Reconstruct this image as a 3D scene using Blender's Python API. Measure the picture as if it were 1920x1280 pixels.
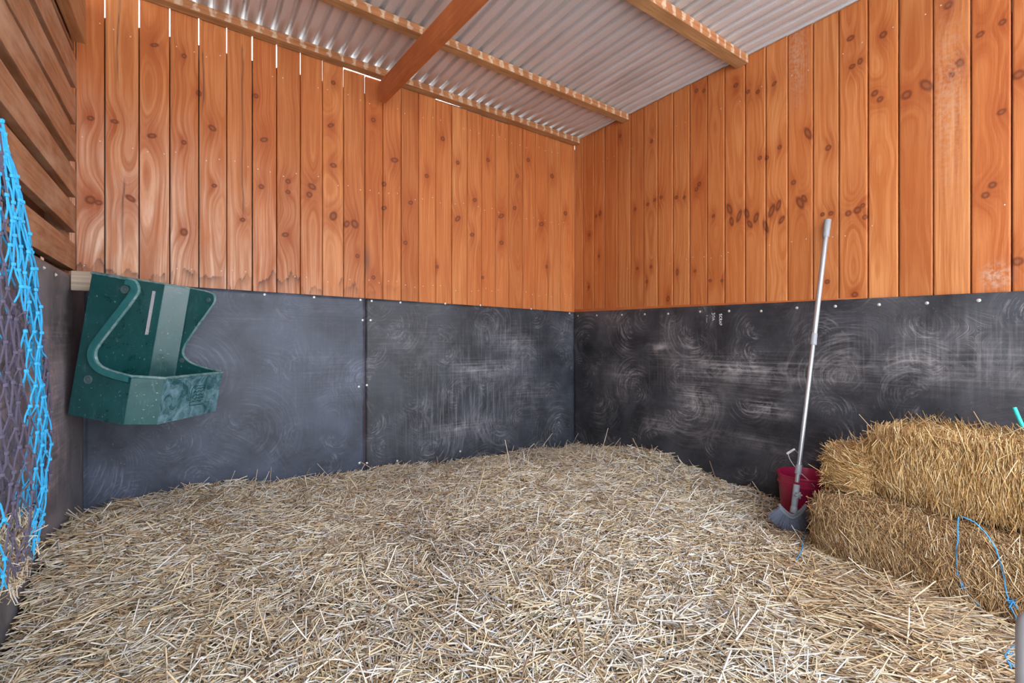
import bpy, bmesh, math, random
import numpy as np
from mathutils import Vector, Matrix

for o in list(bpy.data.objects):
    bpy.data.objects.remove(o)
random.seed(5)
rng = np.random.default_rng(11)
S = bpy.context.scene
COL = S.collection

# ------------------------------------------------------------------ camera
F = 886.2                       # focal length in pixels of a 1920 wide frame
YAW = math.atan2(595.0, F)      # camera turned right of +Y
CH = 0.97                       # camera height
cam_d = bpy.data.cameras.new('camera')
cam = bpy.data.objects.new('camera', cam_d)
COL.objects.link(cam)
cam.location = (0, 0, CH)
cam.rotation_euler = (math.radians(90), 0, -YAW)
cam_d.sensor_width = 36
cam_d.lens = F / 1920 * 36
cam_d.clip_start = 0.03
S.camera = cam
# ------------------------------------------------------------------ light
S.view_settings.view_transform = 'Standard'
S.view_settings.look = 'None'
S.view_settings.gamma = 1
S.view_settings.use_curve_mapping = False
S.view_settings.exposure = 2.0
world = bpy.data.worlds.new('sky')
S.world = world
world.use_nodes = True
wn = world.node_tree
bg = wn.nodes['Background']
tc = wn.nodes.new('ShaderNodeTexCoord')
sp = wn.nodes.new('ShaderNodeSeparateXYZ')
rp = wn.nodes.new('ShaderNodeValToRGB')
wn.links.new(tc.outputs['Generated'], sp.inputs[0])
wn.links.new(sp.outputs[2], rp.inputs[0])
rp.color_ramp.elements[0].position = 0.0
rp.color_ramp.elements[0].color = (0.92, 0.96, 1.0, 1)
rp.color_ramp.elements[1].position = 0.9
rp.color_ramp.elements[1].color = (0.62, 0.78, 1.0, 1)
wn.links.new(rp.outputs[0], bg.inputs[0])
bg.inputs[1].default_value = 1.9
sun_d = bpy.data.lights.new('sun', 'SUN')
sun_d.energy = 5.0
sun_d.angle = math.radians(3)
sun_d.color = (1.0, 0.95, 0.86)
sun = bpy.data.objects.new('sun', sun_d)
COL.objects.link(sun)
sun.rotation_euler = Vector((-0.35, -0.62, -1.0)).to_track_quat('-Z', 'Y').to_euler()

# ------------------------------------------------------------------ room numbers
XB, YA, XC = 2.757, 3.124, -0.47          # right wall, back wall, left wall planes
cf, sf = math.cos(YAW), math.sin(YAW)
def ray(px, py):
    l, v = (px - 960) / F, (640 - py) / F
    return sf + cf * l, cf - sf * l, v    # world direction per unit of depth
def onx(px, py, x=XB):
    dx, dy, dz = ray(px, py); d = x / dx
    return Vector((x, d * dy, CH + d * dz))
def ony(px, py, y=YA):
    dx, dy, dz = ray(px, py); d = y / dy
    return Vector((d * dx, y, CH + d * dz))
def onz(px, py, z):
    dx, dy, dz = ray(px, py); d = (z - CH) / dz
    return Vector((d * dx, d * dy, z))

# ------------------------------------------------------------------ node helpers
class NT:
    def __init__(s, name):
        s.m = bpy.data.materials.new(name); s.m.use_nodes = True
        s.t = s.m.node_tree; s.b = s.t.nodes['Principled BSDF']
    def n(s, typ, **kw):
        x = s.t.nodes.new('ShaderNode' + typ)
        for k, v in kw.items(): setattr(x, k, v)
        return x
    def put(s, sock, v):
        if isinstance(v, bpy.types.NodeSocket): s.t.links.new(v, sock)
        elif v is not None: sock.default_value = v
    def math(s, op, a, b=None, c=None, clamp=False):
        x = s.n('Math', operation=op, use_clamp=clamp)
        s.put(x.inputs[0], a)
        if b is not None: s.put(x.inputs[1], b)
        if c is not None: s.put(x.inputs[2], c)
        return x.outputs[0]
    def vmath(s, op, a, b=None):
        x = s.n('VectorMath', operation=op)
        s.put(x.inputs[0], a)
        if b is not None: s.put(x.inputs[1], b)
        return x.outputs[1] if op in ('LENGTH', 'DOT_PRODUCT', 'DISTANCE') else x.outputs[0]
    def comb(s, a, b, c):
        x = s.n('CombineXYZ')
        for i, v in enumerate((a, b, c)): s.put(x.inputs[i], v)
        return x.outputs[0]
    def sep(s, v):
        x = s.n('SeparateXYZ'); s.put(x.inputs[0], v); return x.outputs
    def obj(s): return s.n('TexCoord').outputs['Object']
    def noise(s, vec, scale, detail=3, rough=0.55, dist=0.0):
        x = s.n('TexNoise'); s.put(x.inputs['Vector'], vec)
        x.inputs['Scale'].default_value = scale; x.inputs['Detail'].default_value = detail
        x.inputs['Roughness'].default_value = rough; x.inputs['Distortion'].default_value = dist
        return x.outputs[0]
    def ramp(s, f, stops, interp='LINEAR'):
        x = s.n('ValToRGB'); s.put(x.inputs[0], f)
        r = x.color_ramp; r.interpolation = interp
        while len(r.elements) < len(stops): r.elements.new(0.5)
        for e, (p, c) in zip(r.elements, stops):
            e.position = p
            e.color = (c, c, c, 1) if isinstance(c, (int, float)) else (*c, 1)
        return x.outputs[0]
    def mix(s, f, a, b, mode='MIX'):
        x = s.n('Mix', data_type='RGBA', blend_type=mode)
        s.put(x.inputs[0], f)
        for i, v in ((6, a), (7, b)):
            if isinstance(v, tuple): v = (*v, 1)
            s.put(x.inputs[i], v)
        return x.outputs[2]
    def attr(s, name): return s.n('Attribute', attribute_name=name).outputs['Fac']
    def island(s): return s.n('NewGeometry').outputs['Random Per Island']
    def bump(s, h, strength, dist=0.01):
        x = s.n('Bump'); x.inputs['Strength'].default_value = strength
        x.inputs['Distance'].default_value = dist; s.put(x.inputs['Height'], h)
        s.t.links.new(x.outputs[0], s.b.inputs['Normal'])
    def fin(s, col=None, rough=None, metal=None, spec=None):
        if isinstance(col, tuple): col = (*col, 1)
        s.put(s.b.inputs['Base Color'], col); s.put(s.b.inputs['Roughness'], rough)
        s.put(s.b.inputs['Metallic'], metal); s.put(s.b.inputs['Specular IOR Level'], spec)
        return s.m

def simple(name, col, rough=0.6, metal=0.0, var=0.15, scale=40, bump=0.0):
    t = NT(name); n = t.noise(t.obj(), scale, 4)
    c = t.mix(n, tuple(v * (1 - var) for v in col), tuple(min(1, v * (1 + var)) for v in col))
    if bump: t.bump(n, bump, 0.003)
    return t.fin(c, rough, metal)

def mat_boards():                     # stained pine boards with growth rings and knots
    t = NT('stained_pine'); p = t.obj(); isl = t.island()
    off = t.comb(t.math('MULTIPLY', isl, 37.0), t.math('MULTIPLY', isl, 91.0), 0.0)
    pz = t.sep(p)[2]
    g = t.attr('ring')
    v = t.vmath('ADD', t.comb(t.math('MULTIPLY', g, 1.0), 0.0, t.math('MULTIPLY', pz, 0.02)), off)
    r1 = t.noise(v, 85, 2, 0.6)
    r1 = t.ramp(r1, [(0.36, 0.0), (0.64, 1.0)])
    fine = t.noise(t.vmath('ADD', t.vmath('MULTIPLY', p, (230.0, 230.0, 5.0)), off), 1.0, 3)
    big = t.noise(t.vmath('ADD', t.vmath('MULTIPLY', p, (3.0, 3.0, 1.3)), off), 1.0, 3)
    c = t.mix(r1, (0.43, 0.130, 0.034), (0.60, 0.235, 0.078))
    c = t.mix(t.ramp(big, [(0.3, 0.0), (0.75, 0.6)]), c, (0.47, 0.125, 0.027))
    tone = t.ramp(isl, [(0.0, (0.80, 0.74, 0.70)), (0.25, (1.04, 1.04, 1.04)), (0.5, (0.90, 0.80, 0.74)), (0.75, (1.12, 1.22, 1.30)), (1.0, (0.95, 0.99, 1.05))])
    c = t.mix(1.0, c, tone, 'MULTIPLY')
    c = t.mix(t.ramp(fine, [(0.35, 0.32), (0.6, 0.0)]), c, (0.30, 0.075, 0.018))
    w = t.attr('wear')
    wn_ = t.noise(t.vmath('ADD', t.vmath('MULTIPLY', p, (22.0, 22.0, 4.0)), off), 1.0, 4, 0.65)
    wf = t.math('MULTIPLY', w, t.ramp(wn_, [(0.28, 0.25), (0.7, 1.0)]), clamp=True)
    pale = t.mix(r1, (0.40, 0.19, 0.115), (0.72, 0.50, 0.38))
    c = t.mix(t.math('MULTIPLY', wf, 0.95), c, pale)
    halo = t.attr('halo')
    c = t.mix(t.math('MULTIPLY', t.math('MULTIPLY', halo, t.ramp(t.noise(v, 60, 3, .7), [(.35, .35), (.6, 1.0)])), 0.9, clamp=True), c, (0.30, 0.060, 0.012))
    k = t.attr('knot')
    c = t.mix(t.ramp(k, [(0.25, 0.0), (0.6, 0.9)]), c, (0.15, 0.034, 0.010))
    c = t.mix(t.ramp(k, [(0.72, 0.0), (0.95, 0.75)]), c, (0.30, 0.09, 0.03))
    d = t.attr('damp')
    c = t.mix(t.math('MULTIPLY', d, 0.85, clamp=True), c, (0.055, 0.03, 0.03))
    sc = t.attr('scuff')
    sn = t.noise(t.vmath('MULTIPLY', p, (60.0, 60.0, 60.0)), 1.0, 4, 0.7)
    c = t.mix(t.math('MULTIPLY', sc, t.ramp(sn, [(0.4, 0.0), (0.6, 0.7)])), c, (0.50, 0.36, 0.27))
    t.bump(t.math('ADD', t.math('MULTIPLY', r1, 0.5), fine), 0.35, 0.0015)
    return t.fin(c, 0.62, 0.0, 0.3)

def mat_rough(name, dark, light, axis='y', stripes=False, pale=0.0):   # rough sawn timber
    t = NT(name); p = t.obj(); isl = t.island()
    sc = {'x': (3.0, 60.0, 60.0), 'y': (60.0, 3.0, 60.0), 'z': (60.0, 60.0, 3.0)}[axis]
    off = t.comb(t.math('MULTIPLY', isl, 17.0), t.math('MULTIPLY', isl, 41.0), t.math('MULTIPLY', isl, 9.0))
    n = t.noise(t.vmath('ADD', t.vmath('MULTIPLY', p, sc), off), 1.0, 4, 0.6, 0.6)
    b = t.noise(t.vmath('ADD', p, off), 3.5, 3)
    c = t.mix(t.ramp(n, [(0.3, 0.0), (0.7, 1.0)]), dark, light)
    c = t.mix(t.ramp(b, [(0.35, 0.45), (0.65, 0.0)]), c, tuple(v * 0.55 for v in dark))
    if pale:
        pn = t.noise(t.vmath('ADD', t.vmath('MULTIPLY', p, (4.0, 2.0, 6.0)), off), 1.6, 4, 0.6)
        c = t.mix(t.ramp(pn, [(0.45, 0.0), (0.72, pale)]), c, (0.55, 0.36, 0.24))
    if stripes:                        # pale bands at the roof sheet's pitch along the timber
        px = t.sep(p)[0]; pzz = t.sep(p)[2]
        ph = t.math('ADD', t.math('MULTIPLY', px, 2 * math.pi / 0.076), t.math('MULTIPLY', t.noise(p, 26, 3), 7.0))
        s = t.math('SINE', ph)
        c = t.mix(t.math('MULTIPLY', t.ramp(s, [(0.25, 0.0), (0.95, 0.85)]), t.ramp(n, [(.3, .35), (.65, 1.0)])), c, (0.68, 0.54, 0.40))
    t.bump(n, 0.5, 0.002)
    return t.fin(c, 0.75, 0.0, 0.2)

def mat_rubber(name, base, smudge):
    t = NT(name); p = t.obj(); xyz = t.sep(p)
    along = t.attr('along')
    q = t.comb(along, xyz[2], 0.0)
    def swirl(scale, seed, freq, lo, hi):
        vo = t.n('TexVoronoi', voronoi_dimensions='2D', feature='F1')
        vec = t.vmath('ADD', q, (seed, seed * 0.7, 0.0))
        t.put(vo.inputs['Vector'], vec); vo.inputs['Scale'].default_value = scale
        d = t.vmath('SUBTRACT', vec, vo.outputs['Position'])
        e = t.sep(d)
        ang = t.math('ARCTAN2', e[1], e[0])
        r = t.math('ADD', t.vmath('LENGTH', d), t.math('MULTIPLY', t.noise(q, 3.0, 1), 0.06))
        cx = t.sep(vo.outputs['Position'])
        nn = t.noise(t.comb(t.math('MULTIPLY', r, freq), t.math('MULTIPLY', t.math('ABSOLUTE', t.math('ADD', ang, t.math('SINE', t.math('MULTIPLY', cx[1], 17.0)))), 1.1), t.math('MULTIPLY', cx[0], 7.0)), 1.0, 4, 0.72)
        s = t.ramp(nn, [(lo, 0.0), (hi, 1.0)])
        fall = t.ramp(t.math('MULTIPLY', vo.outputs['Distance'], 1.0), [(0.05, 0.5), (0.2, 1.0), (0.62, 0.0)])
        sec = t.ramp(t.math('SINE', t.math('ADD', ang, t.math('MULTIPLY', cx[0], 23.0))), [(0.0, 0.0), (0.55, 1.0)])
        return t.math('MULTIPLY', t.math('MULTIPLY', s, fall), sec)
    s1 = swirl(1.7, 3.1, 75.0, 0.48, 0.66)
    s2 = swirl(3.4, 8.7, 95.0, 0.50, 0.68)
    th_ = t.math('MULTIPLY', t.noise(q, 1.5, 1, .4), 9.0)
    ct, st_ = t.math('COSINE', th_), t.math('SINE', th_)
    qx, qy = along, xyz[2]
    sa = t.math('ADD', t.math('MULTIPLY', qx, ct), t.math('MULTIPLY', qy, st_))
    sb = t.math('SUBTRACT', t.math('MULTIPLY', qy, ct), t.math('MULTIPLY', qx, st_))
    stroke = t.ramp(t.noise(t.comb(t.math('MULTIPLY', sa, 60.0), t.math('MULTIPLY', sb, 5.0), 0.0), 1.0, 4, .7), [(.50, 0.0), (.70, 1.0)])
    s1 = t.math('MAXIMUM', s1, t.math('MULTIPLY', stroke, t.ramp(t.noise(q, 2.6, 2), [(.47, 0.0), (.62, .9)])))
    hst = t.noise(t.vmath('MULTIPLY', q, (2.2, 75.0, 1.0)), 1.0, 4, 0.65)
    vst = t.noise(t.vmath('MULTIPLY', q, (70.0, 3.0, 1.0)), 1.0, 4, 0.65)
    cloud = t.noise(q, 3.2, 6, 0.62, 0.4)
    cloud2 = t.noise(q, 11.0, 6, 0.7, 0.6)
    sm = t.attr('smudge'); vs = t.attr('vsm')
    # overall dust film
    c = t.mix(t.ramp(cloud, [(0.36, 0.0), (0.66, 0.9)]), base, tuple(v * 3.0 + 0.006 for v in base))
    hs = t.math('MULTIPLY', t.ramp(hst, [(0.45, 0.0), (0.72, 1.0)]), t.math('ADD', t.math('MULTIPLY', sm, 1.1), t.ramp(cloud2, [(0.5, 0.0), (0.8, 0.25)])))
    vss = t.math('MULTIPLY', t.ramp(vst, [(0.48, 0.0), (0.72, 1.0)]), vs)
    patch = t.math('MULTIPLY', sm, t.ramp(cloud2, [(0.42, 0.0), (0.66, 0.8)]))
    sw = t.math('MULTIPLY', t.math('MAXIMUM', s1, s2), t.ramp(cloud, [(0.34, 0.18), (0.60, 0.9)]))
    f = t.math('ADD', t.math('ADD', t.math('MULTIPLY', sw, 0.82), t.math('MULTIPLY', hs, 0.70)), t.math('ADD', t.math('MULTIPLY', vss, 0.6), t.math('MULTIPLY', patch, 0.8)), clamp=True)
    c = t.mix(f, c, smudge)
    spk = t.noise(q, 130.0, 2, 0.5)
    c = t.mix(t.ramp(spk, [(0.70, 0.0), (0.76, 0.55)]), c, (0.34, 0.32, 0.31))
    t.bump(t.math('ADD', cloud, t.math('MULTIPLY', f, 0.2)), 0.25, 0.01)
    return t.fin(c, t.ramp(f, [(0.0, 0.48), (0.6, 0.8)]), 0.0, 0.4)

def mat_straw(name, stops, dirt=(0.2, 0.13, 0.08), fresh=False):
    t = NT(name); isl = t.island(); p = t.obj()
    c = t.ramp(isl, stops)
    if fresh:                          # newer, more golden straw shaken out in front of the bales
        d = t.vmath('DISTANCE', t.vmath('MULTIPLY', p, (1.0, .8, 0.0)), (2.15, .25, 0.0))
        d = t.math('ADD', d, t.math('MULTIPLY', t.noise(p, 3.0, 3), .5))
        c = t.mix(t.ramp(d, [(.75, .75), (1.5, 0.0)]), c, (0.78, 0.62, 0.42), 'MULTIPLY')
    n = t.noise(p, 30.0, 3)
    c = t.mix(t.ramp(n, [(0.4, 0.0), (0.75, 0.35)]), c, dirt)
    b = t.noise(p, 1.7, 3)
    c = t.mix(t.ramp(b, [(0.42, 0.0), (0.7, 0.35)]), c, dirt)
    return t.fin(c, 0.55, 0.0, 0.35)

M_BOARD = mat_boards()
M_BACK = simple('dark_gap_backing', (0.05, 0.032, 0.022), 0.9)  # for the backing added behind wall gaps to keep sky light out
M_SLAT = mat_rough('rough_slat', (0.34, 0.14, 0.065), (0.54, 0.28, 0.155), 'y', pale=0.8)
M_PURLIN = mat_rough('purlin_pine', (0.36, 0.17, 0.065), (0.58, 0.33, 0.16), 'x')
M_PURLIN_F = mat_rough('purlin_pine_banded', (0.36, 0.13, 0.05), (0.58, 0.27, 0.12), 'x', stripes=True)
M_RAFTER = mat_rough('rafter_hardwood', (0.46, 0.125, 0.038), (0.58, 0.19, 0.062), 'y')
M_BLOCK = mat_rough('weathered_block', (0.40, 0.30, 0.22), (0.66, 0.54, 0.42), 'x')
M_RUB_A = mat_rubber('rubber_sky_tint', (0.022, 0.027, 0.042), (0.24, 0.26, 0.32))  # blue sky reflection mixed into the base colour
M_RUB_A2 = mat_rubber('rubber_mid', (0.013, 0.015, 0.020), (0.30, 0.29, 0.32))
M_RUB_B = mat_rubber('rubber_black', (0.016, 0.0165, 0.020), (0.36, 0.325, 0.325))
M_RUB_C = mat_rubber('rubber_side', (0.066, 0.067, 0.075), (0.40, 0.30, 0.32))
M_STEEL = simple('zinc_screw', (0.62, 0.60, 0.58), 0.4, 0.6)
M_NAIL = simple('nail_head', (0.62, 0.50, 0.42), .5, .3)
M_CHALK = simple('chalk', (0.8, 0.8, 0.78), 0.9)
M_STRAW = mat_straw('bedding_straw', [(0.0, (0.22, 0.14, 0.09)), (0.12, (0.44, 0.29, 0.16)), (0.3, (0.66, 0.49, 0.28)), (0.5, (0.82, 0.68, 0.46)), (0.72, (0.90, 0.82, 0.66)), (0.9, (0.93, 0.90, 0.84)), (1.0, (0.54, 0.50, 0.50))], (0.33, 0.235, 0.17), True)
M_BALE1 = mat_straw('bale_straw_golden', [(0.0, (0.30, 0.14, 0.04)), (0.2, (0.52, 0.29, 0.10)), (0.5, (0.74, 0.47, 0.19)), (0.8, (0.85, 0.60, 0.29)), (1.0, (0.90, 0.74, 0.46))], (0.33, 0.17, 0.07))
M_BALE2 = mat_straw('bale_straw_brown', [(0.0, (0.20, 0.105, 0.045)), (0.25, (0.38, 0.21, 0.09)), (0.55, (0.58, 0.36, 0.16)), (0.85, (0.74, 0.51, 0.26)), (1.0, (0.85, 0.72, 0.52))], (0.22, 0.125, 0.06))
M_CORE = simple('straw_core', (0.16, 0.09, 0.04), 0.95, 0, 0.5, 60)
M_UNDER = simple('straw_shadow_base', (0.22, 0.15, 0.09), 0.95, 0, 0.5, 70)  # brown base sheet, shadow between the straws put into its colour

# ------------------------------------------------------------------ mesh helpers
def np_mesh(name, V, Q, mats, mi=None, smooth=False, attrs=None, tris=False):
    V = np.asarray(V, np.float32); Q = np.asarray(Q, np.int32)
    k = Q.shape[1]
    me = bpy.data.meshes.new(name)
    me.vertices.add(len(V)); me.vertices.foreach_set('co', V.ravel())
    me.loops.add(Q.size); me.loops.foreach_set('vertex_index', Q.ravel())
    me.polygons.add(len(Q))
    me.polygons.foreach_set('loop_start', np.arange(0, Q.size, k, dtype=np.int32))
    me.polygons.foreach_set('loop_total', np.full(len(Q), k, np.int32))
    if smooth: me.polygons.foreach_set('use_smooth', np.ones(len(Q), bool))
    for m in mats: me.materials.append(m)
    if mi is not None: me.polygons.foreach_set('material_index', np.asarray(mi, np.int32))
    for an, av in (attrs or {}).items():
        a = me.attributes.new(an, 'FLOAT', 'POINT'); a.data.foreach_set('value', np.asarray(av, np.float32).ravel())
    me.update(); me.validate()
    return me
def link(name, me, parent=None):
    o = bpy.data.objects.new(name, me); COL.objects.link(o)
    if parent is not None: o.parent = parent
    return o
def tag(o, label=None, cat=None, group=None, kind=None):
    if label: o['label'] = label
    if cat: o['category'] = cat
    if group: o['group'] = group
    if kind: o['kind'] = kind
    return o
def empty(name, loc=(0, 0, 0), label=None, cat=None, group=None):
    o = bpy.data.objects.new(name, None); COL.objects.link(o); o.location = loc
    o.empty_display_size = 0.1
    return tag(o, label, cat, group)
class MB:                                   # small mesh collector in world space
    def __init__(s): s.v = []; s.f = []; s.m = []
    def add(s, vs, fs, mi=0):
        b = len(s.v); s.v += [tuple(v) for v in vs]
        for f in fs: s.f.append(tuple(i + b for i in f)); s.m.append(mi)
    def box(s, lo, hi, mi=0, face_mi=None):
        x0, y0, z0 = lo; x1, y1, z1 = hi
        vs = [(x0, y0, z0), (x1, y0, z0), (x1, y1, z0), (x0, y1, z0), (x0, y0, z1), (x1, y0, z1), (x1, y1, z1), (x0, y1, z1)]
        s.hexa(vs, mi, face_mi)
    def hexa(s, vs, mi=0, face_mi=None):    # faces: bottom, top, front(-y), right, back, left
        fs = [(3, 2, 1, 0), (4, 5, 6, 7), (0, 1, 5, 4), (1, 2, 6, 5), (2, 3, 7, 6), (3, 0, 4, 7)]
        b = len(s.v); s.v += [tuple(v) for v in vs]
        for k, f in enumerate(fs):
            s.f.append(tuple(i + b for i in f)); s.m.append(face_mi[k] if face_mi else mi)
    def tube(s, pts, r, n=8, mi=0, caps=True):
        pts = [Vector(p) for p in pts]
        rs = r if isinstance(r, (list, tuple)) else [r] * len(pts)
        prev = None; b = len(s.v); rings = 0
        for i, p in enumerate(pts):
            d = (pts[min(i + 1, len(pts) - 1)] - pts[max(i - 1, 0)])
            if d.length < 1e-9: d = Vector((0, 0, 1))
            d.normalize()
            if prev is None:
                u = d.orthogonal().normalized()
            else:
                u = prev - d * prev.dot(d)
                u = u.normalized() if u.length > 1e-6 else d.orthogonal().normalized()
            prev = u; w = d.cross(u)
            for k in range(n):
                a = 2 * math.pi * k / n
                s.v.append(tuple(p + (u * math.cos(a) + w * math.sin(a)) * rs[i]))
            rings += 1
        for i in range(rings - 1):
            for k in range(n):
                k2 = (k + 1) % n
                s.f.append((b + i * n + k, b + i * n + k2, b + (i + 1) * n + k2, b + (i + 1) * n + k)); s.m.append(mi)
        if caps:
            s.f.append(tuple(b + k for k in range(n))[::-1]); s.m.append(mi)
            s.f.append(tuple(b + (rings - 1) * n + k for k in range(n))); s.m.append(mi)
    def ball(s, c, r, mi=0):
        c = Vector(c); vs = [c + Vector((0, 0, r))]; nn = 6
        for a in (0.6, -0.6):
            for k in range(nn):
                t = 2 * math.pi * k / nn
                vs.append(c + Vector((math.cos(t) * math.cos(a), math.sin(t) * math.cos(a), math.sin(a))) * r)
        vs.append(c - Vector((0, 0, r)))
        fs = [(0, 1 + k, 1 + (k + 1) % nn) for k in range(nn)]
        fs += [(1 + k, 7 + k, 7 + (k + 1) % nn, 1 + (k + 1) % nn) for k in range(nn)]
        fs += [(13, 7 + (k + 1) % nn, 7 + k) for k in range(nn)]
        s.add(vs, fs, mi)
    def lathe(s, c, prof, n=40, mi=0, tilt=None):
        c = Vector(c); b = len(s.v)
        for (r, z) in prof:
            for k in range(n):
                a = 2 * math.pi * k / n
                v = Vector((r * math.cos(a), r * math.sin(a), z))
                if tilt is not None: v = tilt @ v
                s.v.append(tuple(c + v))
        for i in range(len(prof) - 1):
            for k in range(n):
                k2 = (k + 1) % n
                s.f.append((b + i * n + k, b + i * n + k2, b + (i + 1) * n + k2, b + (i + 1) * n + k)); s.m.append(mi)
    def build(s, name, mats, parent=None, smooth=False, bevel=0.0, base=None):
        if not isinstance(mats, (list, tuple)): mats = [mats]
        off = Vector(base) if base is not None else Vector((0, 0, 0))
        if parent is not None and base is None: off = Vector(parent.location)
        me = bpy.data.meshes.new(name)
        me.from_pydata([tuple(Vector(v) - off) for v in s.v], [], s.f)
        for m in mats: me.materials.append(m)
        me.polygons.foreach_set('material_index', s.m)
        if smooth:
            me.polygons.foreach_set('use_smooth', [True] * len(me.polygons))
        me.update()
        o = link(name, me, parent)
        if parent is None: o.location = off
        if bevel:
            bv = o.modifiers.new('bevel', 'BEVEL'); bv.width = bevel; bv.segments = 2; bv.limit_method = 'ANGLE'
        if smooth:
            try: me.set_sharp_from_angle(angle=math.radians(40))
            except Exception: pass
        return o

def smooth_noise(z, seed, scale, n=64):
    r = np.random.default_rng(seed).normal(size=n)
    t = (z * scale) % (n - 1); i = np.floor(t).astype(int); f = t - i; f = f * f * (3 - 2 * f)
    return r[i] * (1 - f) + r[(i + 1) % n] * f

# ------------------------------------------------------------------ boarded walls
def board_wall(name, edges, plane, zlo_f, zhi_f, knots, wear_f, damp_f, scuff_f, backing, nails):
    """edges: positions along the wall; plane 'A' (y=YA) or 'B' (x=XB)."""
    VV, QQ, RI, KN, HA, WE, DA, SC, MI = [], [], [], [], [], [], [], [], []
    base = 0
    th = 0.019
    for bi in range(len(edges) - 1):
        gap = 0.0018 + 0.0022 * ((bi * 7) % 5) / 5
        u0, u1 = edges[bi] + gap, edges[bi + 1] - gap
        w = u1 - u0
        if w < 0.01: continue
        rr = random.Random(bi * 13 + (7 if plane == 'A' else 99))
        zlo, zhi = zlo_f((u0 + u1) / 2), zhi_f((u0 + u1) / 2, bi)
        nx, nz = (26 if plane == 'A' else 20), int((zhi - zlo) / 0.009)
        us = np.concatenate(([u0], np.linspace(u0, u1, nx), [u1]))
        zs = np.concatenate(([zlo], np.linspace(zlo, zhi, nz), [zhi]))
        U, Z = np.meshgrid(us, zs, indexing='ij')
        dep = np.zeros_like(U)
        dep[0, :] = dep[-1, :] = dep[:, 0] = dep[:, -1] = 1
        proud = rr.uniform(0, 0.003)
        xl = U - u0
        xc = rr.uniform(-0.05, w + 0.05); d0 = rr.uniform(0.004, 0.05)
        amp = rr.uniform(0.004, 0.02)
        g = np.sqrt((xl - xc - 0.012 * smooth_noise(Z, bi * 3 + 1, 1.1)) ** 2 + (d0 + amp * smooth_noise(Z, bi * 3 + 2, 1.6)) ** 2)
        g = g + 0.004 * smooth_noise(Z, bi * 5 + 8, 6)
        kn = np.zeros_like(g); ha = np.zeros_like(g)
        for (ku, kz, ks, kel, kang) in knots:
            if ku < u0 - 0.03 or ku > u1 + 0.03 or kz < zlo - 0.1 or kz > zhi + 0.1: continue
            ks = ks * 1.35
            du, dz = U - ku, Z - kz
            ca, sa = math.cos(kang), math.sin(kang)
            e = np.sqrt(((du * ca + dz * sa) / ks) ** 2 + ((-du * sa + dz * ca) / (ks * kel)) ** 2)
            kn = np.maximum(kn, np.clip(1.25 - e * 0.85, 0, 1))
            e2 = np.sqrt((du / (ks * 2.2)) ** 2 + (dz / (ks * 5.5)) ** 2)
            ha = np.maximum(ha, 0.95 * np.exp(-e2 ** 2 * 1.2))
            g = g + 1.6 * ks * np.exp(-(du / (ks * 2.4)) ** 2 - (dz / (ks * 4.5)) ** 2)
        vis = (U, Z)
        if plane == 'A':
            V = np.stack([U, YA + dep * th - proud, Z], -1)
        else:
            V = np.stack([XB + dep * th - proud, U, Z], -1)
        n0, n1 = U.shape
        idx = np.arange(n0 * n1).reshape(n0, n1) + base
        a, b, c, d = idx[:-1, :-1], idx[1:, :-1], idx[1:, 1:], idx[:-1, 1:]
        q = np.stack([a, b, c, d], -1).reshape(-1, 4)
        if plane == 'B': q = q[:, ::-1]
        VV.append(V.reshape(-1, 3)); QQ.append(q); base += n0 * n1
        RI.append(g.ravel()); KN.append(kn.ravel()); HA.append(ha.ravel())
        WE.append(wear_f(U, Z).ravel()); DA.append(damp_f(U, Z, bi).ravel()); SC.append(scuff_f(U, Z).ravel())
        MI.append(np.zeros(len(q), int))
    # unseen dark backing added outside so the gaps between boards stay dark
    for (u0, u1, z0, z1) in backing:
        t0 = th + 0.004
        if plane == 'A': vs = [(u, YA + t, z) for t in (t0, t0 + 0.02) for u, z in ((u0, z0), (u1, z0), (u1, z1), (u0, z1))]
        else: vs = [(XB + t, u, z) for t in (t0, t0 + 0.02) for u, z in ((u0, z0), (u1, z0), (u1, z1), (u0, z1))]
        VV.append(np.array(vs)); f = np.array([(0, 1, 2, 3), (7, 6, 5, 4), (0, 4, 5, 1), (1, 5, 6, 2), (2, 6, 7, 3), (3, 7, 4, 0)]) + base
        QQ.append(f); base += 8; MI.append(np.ones(6, int))
        for L in (RI, KN, HA, WE, DA, SC): L.append(np.zeros(8))
    for (nu, nz_) in nails:
        kk = 8; a_ = np.arange(kk) * 2 * np.pi / kk; rr_ = .0032
        ring_ = [(nu + rr_ * math.cos(t_), nz_ + rr_ * math.sin(t_)) for t_ in a_]
        pts = [(u_, z_, .0035) for u_, z_ in ring_] + [(nu, nz_, .0055)]
        vs = [(u_, YA - o_, z_) for u_, z_, o_ in pts] if plane == 'A' else [(XB - o_, u_, z_) for u_, z_, o_ in pts]
        VV.append(np.array(vs)); f = np.array([(k_, (k_ + 1) % kk, kk, kk) for k_ in range(kk)])
        f = np.array([(2 * k_, 2 * k_ + 1, (2 * k_ + 2) % kk, kk) for k_ in range(kk // 2)]) + base
        QQ.append(f); base += kk + 1; MI.append(np.full(len(f), 2))
        for L in (RI, KN, HA, WE, DA, SC): L.append(np.zeros(kk + 1))
    me = np_mesh(name, np.concatenate(VV), np.concatenate(QQ), [M_BOARD, M_BACK, M_NAIL], np.concatenate(MI), False,
                 dict(ring=np.concatenate(RI), knot=np.concatenate(KN), halo=np.concatenate(HA), wear=np.concatenate(WE),
                      damp=np.concatenate(DA), scuff=np.concatenate(SC)))
    o = link(name, me); o['kind'] = 'structure'
    return o

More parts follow.
